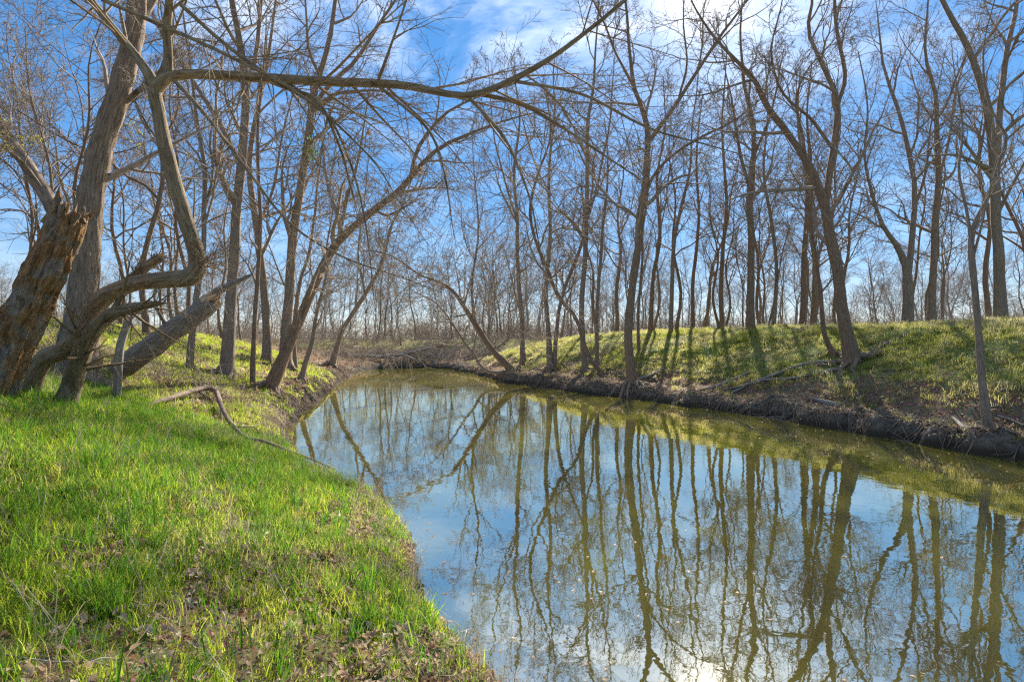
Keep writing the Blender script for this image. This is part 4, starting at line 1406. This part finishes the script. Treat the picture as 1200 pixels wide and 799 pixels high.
def scatter_on(name, label, n, xr, yr, prob, sources, smin, smax, seed, tilt=.15, lift=0., power=1., flat=False, idxp=None):
    rng = np.random.default_rng(seed)
    x, y = pts_in(rng, n, xr, yr, power)
    k = in_view(x, y)
    x, y = x[k], y[k]
    z, sd, a, f, r = land(x, y)
    tf = turf_amount(x, y, sd, a, f, r)
    p = prob(x, y, sd, a, f, r, tf)
    k = rng.uniform(0, 1, len(x)) < p
    x, y, z = x[k], y[k], z[k]
    m = len(x)
    rot = np.stack([rng.normal(0, tilt, m), rng.normal(0, tilt, m), rng.uniform(0, 6.28, m)], 1)
    if flat:
        rot[:, 0] = rng.normal(0, .45, m); rot[:, 1] = rng.normal(0, .45, m)
    s = rng.uniform(smin, smax, m)
    scl = np.stack([s, s, s * rng.uniform(.8, 1.2, m)], 1)
    idx = rng.integers(0, len(sources), m) if idxp is None else rng.choice(len(sources), m, p=idxp)
    return gn_scatter(name, np.stack([x, y, z + lift], 1), rot, scl, idx, sources, label), m


# near left bank
c = 0
_, m1 = scatter_on('grass', 'bright green spring grass of the near left bank', 125000, (-11.5, 2.2), (1.0, 11.5),
                   lambda x, y, sd, a, f, r, tf: (a > .5) * np.clip(1.6 * tf, 0, 1) * (.16 + .9 * sstep(-.35, .35, n2(x, y, 1.1, 31) + .7 * n2(x, y, 3.1, 32) + .13 * (y - 4.2))) * sstep(.0, .12, sd), G_GREEN, .5, 1.25, 201, idxp=[.28, .28, .22, .14, .08])
_, m2 = scatter_on('short_grass', 'green and yellowish grass farther up the left bank', 80000, (-22, 0), (9.0, 34.0),
                   lambda x, y, sd, a, f, r, tf: (a > .5) * tf * (.25 + .75 * sstep(-.4, .3, n2(x, y, .9, 33))) * sstep(.05, .5, sd), G_LEFT, .7, 1.3, 202, power=1.5)
_, m3 = scatter_on('dry_grass', 'dry straw-coloured grass stalks on the left bank', 24000, (-12, 2.2), (1.0, 16.0),
                   lambda x, y, sd, a, f, r, tf: (a > .5) * (.12 + .8 * sstep(-.15, .4, n2(x, y, .8, 34)) * sstep(3.5, 8, y) + .8 * (1 - sstep(.3, 1.0, sd))) * sstep(.02, .2, sd), G_STRAW, .7, 1.3, 203, tilt=.3)
_, m4 = scatter_on('leaf_litter', 'curled brown dead leaves between the near grass', 70000, (-9, 2.2), (1.0, 10.0),
                   lambda x, y, sd, a, f, r, tf: (a > .5) * np.clip(.20 + .9 * sstep(.05, .4, n2(x, y, 1.3, 35)) + .5 * (1 - sstep(.2, .9, sd)), 0, 1) * sstep(.03, .2, sd), LEAVES, .03, .08, 204, lift=.055, flat=True)
# right bank
_, m5 = scatter_on('bank_grass', 'short sunlit grass on the right bank slope and crest', 150000, (-4, 38), (9, 55.0),
                   lambda x, y, sd, a, f, r, tf: (r > .5) * tf * (.15 + .85 * sstep(-.4, .35, n2(x, y, .8, 36) + .5 * n2(x, y, 2.3, 37))) * (sd < 22), G_FAR, .7, 1.3, 205, power=1.35)
_, m6 = scatter_on('bank_straw', 'dry straw and dead stems on the right bank and woodland edge', 26000, (-6, 38), (9, 60.0),
                   lambda x, y, sd, a, f, r, tf: (r > .5) * (.18 + .5 * sstep(.0, .5, n2(x, y, .6, 38)) + .4 * sstep(7, 9, sd) + .6 * (1 - sstep(.3, .9, sd))) * sstep(.05, .2, sd), G_FSTRAW, .7, 1.3, 206, tilt=.3)
_, m7 = scatter_on('bank_leaf_litter', 'brown fallen leaves strewn over the right bank', 90000, (-4, 32), (9, 45.0),
                   lambda x, y, sd, a, f, r, tf: (r > .5) * np.clip(.9 * (1 - sstep(1.6, 5.0, sd)) * (.35 + .65 * sstep(-.4, .4, n2(x, y, 1.0, 39))) + .12, 0, 1) * sstep(.06, .3, sd), LEAVES, .06, .12, 207, lift=.03, flat=True, power=1.4)
_, m8 = scatter_on('far_bank_litter', 'dead leaves and straw along the far left bank and creek end', 40000, (-24, 2), (10, 64.0),
                   lambda x, y, sd, a, f, r, tf: (r < .5) * np.clip(.75 - .5 * tf, 0, 1) * sstep(.06, .3, sd), LEAVES + G_FSTRAW, .12, .2, 208, lift=.03, flat=True, power=1.2, idxp=[.13] * 6 + [.11, .11])
print('scatter', m1, m2, m3, m4, m5, m6, m7, m8)


# far woods: one mass of bare trees on every side of the view
def far_woods():
    rng = np.random.default_rng(9)
    n = 330
    px = rng.uniform(-250, 1450, n); y = rng.uniform(84, 170, n)
    x = (px - 600) / FPX * y
    z = land(x, y)[0]
    rot = np.stack([np.zeros(n), np.zeros(n), rng.uniform(0, 6.28, n)], 1)
    s = rng.uniform(.9, 1.35, n)
    meshes = []
    for tm, cm in VAR[:5]:
        # trunk and crown of one kind joined in one source
        va = np.empty(len(tm.vertices) * 3, np.float32); tm.vertices.foreach_get('co', va)
        vb = np.empty(len(cm.vertices) * 3, np.float32); cm.vertices.foreach_get('co', vb)
        fa = np.array([p.vertices[:] for p in tm.polygons]); fb = np.array([p.vertices[:] for p in cm.polygons])
        V = np.concatenate([va.reshape(-1, 3), vb.reshape(-1, 3)])
        meshes.append(mesh_from('far_tree', V, [np.concatenate([fa, fb + len(tm.vertices)])], [M['bark_far']], {'bark': V}))
    gn_scatter('far_woods', np.stack([x, y, z], 1), rot, np.stack([s, s, s], 1), rng.integers(0, 5, n), meshes, 'distant grey mass of bare trees behind the near woods')


far_woods()


# ------------------------------------------------------------------ undergrowth, roots, sticks
def bramble(seed, h, n):
    rng = np.random.default_rng(seed)
    P = np.zeros((n, 7, 3)); d = rng.normal(0, .55, (n, 3)); d[:, 2] = np.abs(d[:, 2]) + .8
    d /= np.linalg.norm(d, axis=1, keepdims=True)
    P[:, 0, :2] = rng.normal(0, .25, (n, 2))
    ln = h * rng.uniform(.5, 1.2, n)
    for k in range(1, 7):
        d = d + rng.normal(0, .12, (n, 3)) + np.array([0, 0, -.09])
        d /= np.linalg.norm(d, axis=1, keepdims=True)
        P[:, k] = P[:, k - 1] + d * (ln / 6)[:, None]
    R = np.linspace(.008, .004, 7)[None].repeat(n, 0)
    g = Geo(); g.sweep(P, R, 3)
    a, b = spawn(rng, P, R, 4, .2, 1., .4, 45, .0, 4, .15, .7, .004, .1)
    g.sweep(a, b, 3)
    return g.mesh('bramble', M['twig'])


BR = [bramble(1, 1.3, 16), bramble(2, 1.0, 20), bramble(3, 1.7, 14)]


def scatter_br(name, label, n, xr, yr, prob, seed, smin, smax):
    return scatter_on(name, label, n, xr, yr, prob, BR, smin, smax, seed, tilt=.1)


scatter_br('undergrowth', 'grey leafless brambles and dead stems on the far left bank', 800, (-26, 0), (11, 70),
           lambda x, y, sd, a, f, r, tf: (r < .5) * np.clip(.15 + .6 * sstep(.1, .5, n2(x, y, .3, 51)), 0, 1) * sstep(.5, 2., sd) * (1 - (y < 14) * .6), 301, .6, 1.2)
scatter_br('woodland_undergrowth', 'grey leafless brambles between the trees of the right woods', 1600, (0, 80), (25, 85),
           lambda x, y, sd, a, f, r, tf: (r > .5) * sstep(9, 13, sd) * (.3 + .6 * sstep(-.1, .4, n2(x, y, .3, 52))), 302, .7, 1.5)


scatter_br('slope_brush', 'thin leafless shoots dotted over the right bank slope', 700, (-2, 34), (10, 46),
           lambda x, y, sd, a, f, r, tf: (r > .5) * sstep(.8, 2., sd) * (1 - sstep(8, 10, sd)) * .22, 303, .25, .6)


scatter_br('bend_brush', 'grey leafless thicket crowding the bend at the far end of the creek', 420, (-20, 3), (46, 66),
           lambda x, y, sd, a, f, r, tf: (f > .25) * sstep(.6, 1.6, sd) * .35, 304, .7, 1.5)


def far_brush():
    rng = np.random.default_rng(19)
    n = 520
    px = rng.uniform(-200, 1400, n); y = rng.uniform(70, 150, n)
    x = (px - 600) / FPX * y
    z = land(x, y)[0]
    s = rng.uniform(2.5, 5.5, n) * (y / 100)
    gn_scatter('far_brush', np.stack([x, y, z], 1), np.stack([np.zeros(n), np.zeros(n), rng.uniform(0, 6.28, n)], 1), np.stack([s, s, s], 1), rng.integers(0, 3, n), BR,
               'distant grey thickets closing the view between the trunks')


far_brush()


def edge_roots():
    """tangled exposed roots hanging over the eroded edges"""
    rng = np.random.default_rng(77)
    for name, label, poly, y0, y1, per, side in (
            ('root_tangle', 'tangled exposed roots hanging over the eroded left bank edge', LEFT, 12.5, 46, 26, 1),
            ('root_fringe', 'fringe of fine roots along the undercut right bank edge', RIGHT, 11, 44, 18, -1)):
        P = []
        for (ax, ay), (bx, by) in zip(poly[:-1], poly[1:]):
            L = math.hypot(bx - ax, by - ay)
            for _ in range(int(L * per)):
                t = rng.uniform()
                x, y = ax + (bx - ax) * t, ay + (by - ay) * t
                if not (y0 < y < y1):
                    continue
                nx, ny = (by - ay) / L, -(bx - ax) / L         # towards the right of travel
                if side > 0:
                    nx, ny = nx, ny
                # outward = away from the water
                if zland(x + nx * .8, y + ny * .8) < 0:
                    nx, ny = -nx, -ny
                o = rng.uniform(.35, 1.1)
                ln = rng.uniform(.35, 1.0)
                ta, tb = rng.normal(0, .45), rng.normal(0, .45)
                pts = []
                for k in range(6):
                    s = k / 5
                    q = o - (o + rng.uniform(-.05, .12)) * s
                    xx = x + nx * q + (bx - ax) / L * (ta * s + tb * s * s)
                    yy = y + ny * q + (by - ay) / L * (ta * s + tb * s * s)
                    zz = max(zland(xx, yy), -.03) + .03 + .05 * math.sin(math.pi * s) * rng.uniform(0, 1.5)
                    pts.append((xx, yy, zz))
                P.append(pts)
        P = np.array(P)
        r0 = rng.uniform(.006, .022, len(P))
        R = r0[:, None] * np.linspace(1, .4, 6)[None]
        g = Geo(); g.sweep(P, R, 4)
        o = link(name, g.mesh(name, M['root']), kind='stuff')
        o['label'] = label


edge_roots()

ST = [
    ('long bleached stick lying down the slope left of the two-stemmed tree', [(985, 424, 3.5), (945, 427, 4), (905, 440, 4, .08), (870, 452, 3, .06), (848, 457, 2)]),
    ('forked grey branch on the leafy slope below the long bleached stick', [(990, 430, 3), (930, 443, 3.5, .08), (890, 447, 3), (855, 462, 2)]),
    ('short dark log end lying on the grass above the right mud edge', [(948, 468, 6), (965, 472, 7), (983, 476, 6)]),
    ('pale bent stick at the foot of the slender tree on the right mud', [(1117, 490, 3.5), (1130, 500, 5, .1), (1145, 503, 4)]),
    ('thin stick crossing the brown leaves at the bottom of the right slope', [(800, 462, 2), (840, 452, 3, .06), (880, 436, 2.5)]),
    ('root-like grey branch beside the tall forked tree roots', [(745, 446, 5), (762, 440, 4, .1), (778, 432, 3)]),
    ('thin branch lying on the right bank right of the slender near tree', [(1170, 488, 3), (1185, 492, 3, .05), (1200, 500, 2.5)]),
]
for i, (lab, pp) in enumerate(ST):
    ground_stick('fallen_branch', lab, pp, 'dead', 6, group='fallen sticks on the right bank', seed=20 + i)
ground_stick('dry_stalk', 'thin pale dry stalk arching over the near grass', [(318, 672, 2, .03), (330, 690, 2, .12), (340, 712, 2, .05)], 'dead', 4, seed=31)
ground_stick('dry_stalk', 'long pale straw lying low across the bottom left grass', [(0, 766, 2.5, .05), (60, 775, 2.5, .06), (110, 776, 2.5, .05), (136, 790, 2, .03)], 'dead', 4, seed=32)
ground_stick('dry_stalk', 'short grey stick lying in the grass below the rotten broken trunk', [(22, 456, 3.5, .02), (38, 460, 3, .03), (52, 465, 2.5, .02)], 'dead', 5, seed=33)

# brush pile at the far end of the creek
def brush():
    rng = np.random.default_rng(15)
    LOGS = [('long pale log lying across the brush pile at the creek end', [(462, 418, 3), (485, 412, 3.5), (508, 407, 3.5)], 52, 'dead'),
            ('dark thick log jutting from the brush pile at the creek end', [(478, 412, 5), (505, 406, 5), (520, 404, 5)], 53, 'bark_brown'),
            ('grey slanting log at the left of the brush pile', [(400, 420, 3), (430, 417, 3.5), (462, 420, 3)], 51, 'dead'),
            ('thin grey log lying along the mud before the brush pile', [(440, 419, 2), (470, 416, 3), (492, 424, 2)], 50.5, 'dead')]
    for i, (lab, pp, d, mt) in enumerate(LOGS):
        simple_wood('brush_log', lab, 'log', pp, d, mt, 8, 16, 0, 90 + i, base_snap=False, group='logs of the brush pile')
    n = 520
    px = rng.uniform(395, 590, n); y = rng.uniform(50, 56, n)
    x = (px - 600) / FPX * y
    z, sd, *_ = land(x, y)
    k = sd > .3
    x, y, z = x[k], y[k], z[k]
    m = len(x)
    a = rng.uniform(0, math.pi, m)
    ln = rng.uniform(.5, 2.2, m)
    hgt = rng.uniform(0, .9, m) * np.exp(-((x + 8) / 6) ** 2)
    dv = np.stack([np.cos(a), np.sin(a) * .5, rng.normal(.1, .3, m)], 1)
    t = np.linspace(-.5, .5, 5)
    P = np.stack([x, y, z + hgt], 1)[:, None] + dv[:, None] * ln[:, None, None] * t[None, :, None] + rng.normal(0, .05, (m, 5, 3))
    P[:, :, 2] = np.maximum(P[:, :, 2], z[:, None] + .02)
    g = Geo(); g.sweep(P, rng.uniform(.012, .035, m)[:, None] * np.linspace(1, .5, 5)[None], 4)
    o = link('brush_pile', g.mesh('brush_pile', M['dead']), kind='stuff')
    o['label'] = 'heap of grey brushwood washed up at the far end of the creek'


brush()


# leaves left on the twigs: yellow-green on the old tree, mistletoe on the upright tree, brown clusters on the bent tree
def leaf_cloud(name, parent, centers, spread, n, size, mat, seed):
    rng = np.random.default_rng(seed)
    V, F = [], []
    org = np.array(parent.location)
    for c in centers:
        for i in range(n):
            p = c + rng.normal(0, 1, 3) * spread
            u = rng.normal(0, 1, 3); u /= np.linalg.norm(u)
            w = np.cross(u, rng.normal(0, 1, 3)); w /= np.linalg.norm(w)
            s = size * rng.uniform(.6, 1.4)
            k = len(V)
            V += [p - u * s, p + w * s * .45, p + u * s, p - w * s * .45]
            F.append((k, k + 1, k + 2, k + 3))
    me = mesh_from(name, np.array(V) - org, [np.array(F)], [mat], smooth=False)
    holder = next((c for c in parent.children if c.name.split('.')[0] == 'crown'), parent)
    return link(name, me, holder)


def on_twigs(parent, boxes, n, seed):
    """points of the crown's own twigs that fall in the given windows of the picture"""
    cr = next(c for c in parent.children if c.name.split('.')[0] == 'crown')
    v = np.empty(len(cr.data.vertices) * 3, np.float32); cr.data.vertices.foreach_get('co', v)
    v = v.reshape(-1, 3) + np.array(parent.location)
    px = 600 + v[:, 0] / v[:, 1] * FPX; py = 399.5 - (v[:, 2] - CAM_H) / v[:, 1] * FPX
    rng = np.random.default_rng(seed)
    out = []
    for (x0, x1, y0, y1), k in zip(boxes, n):
        w = np.where((px > x0) & (px < x1) & (py > y0) & (py < y1))[0]
        if len(w):
            out += [v[i] for i in rng.choice(w, min(k, len(w)), replace=False)]
    return out


rl = np.random.default_rng(4)
cent = on_twigs(old[0], [(-30, 70, 20, 200), (95, 165, 110, 210)], [110, 14], 4)
leaf_cloud('leaves', old[0], cent, np.array([.03, .03, .03]), 4, .02, M['yellow_leaf'], 8)
leaf_cloud('mistletoe', mist[0], [unproj(363, 178, mist[4] - .15), unproj(361, 170, mist[4] - .1)], np.array([.14, .16, .22]), 150, .075, M['mistletoe'], 9)
leaf_cloud('dead_leaves', bent[0], on_twigs(bent[0], [(350, 420, 240, 330), (300, 600, 120, 260)], [6, 8], 5), np.array([.03, .03, .05]), 5, .04, M['litter'], 10)


# floating specks and leaves on the water
def floating():
    rng = np.random.default_rng(12)
    x, y = rng.uniform(-8, 10, 14000), 4 + 40 * rng.uniform(0, 1, 14000) ** 1.5
    z, sd, a, f, r = land(x, y)
    dens = np.where(sd < -.02, np.exp(sd / 1.6) * .55 + .05 * (n2(x, y, .4, 61) > .15), 0)
    k = (rng.uniform(0, 1, 14000) < dens) & in_view(x, y)
    x, y = x[k], y[k]
    m = len(x)
    rot = np.stack([rng.normal(0, .08, m), rng.normal(0, .08, m), rng.uniform(0, 6.28, m)], 1)
    s = rng.uniform(.015, .05, m)
    gn_scatter('floating_leaves', np.stack([x, y, np.full(m, .006)], 1), rot, np.stack([s, s, s * .3], 1), rng.integers(0, 6, m), LEAVES, 'pale leaf specks floating on the creek')


floating()
tris = sum(len(me.polygons) * 2 for me in bpy.data.meshes)
print('approx tris', tris)
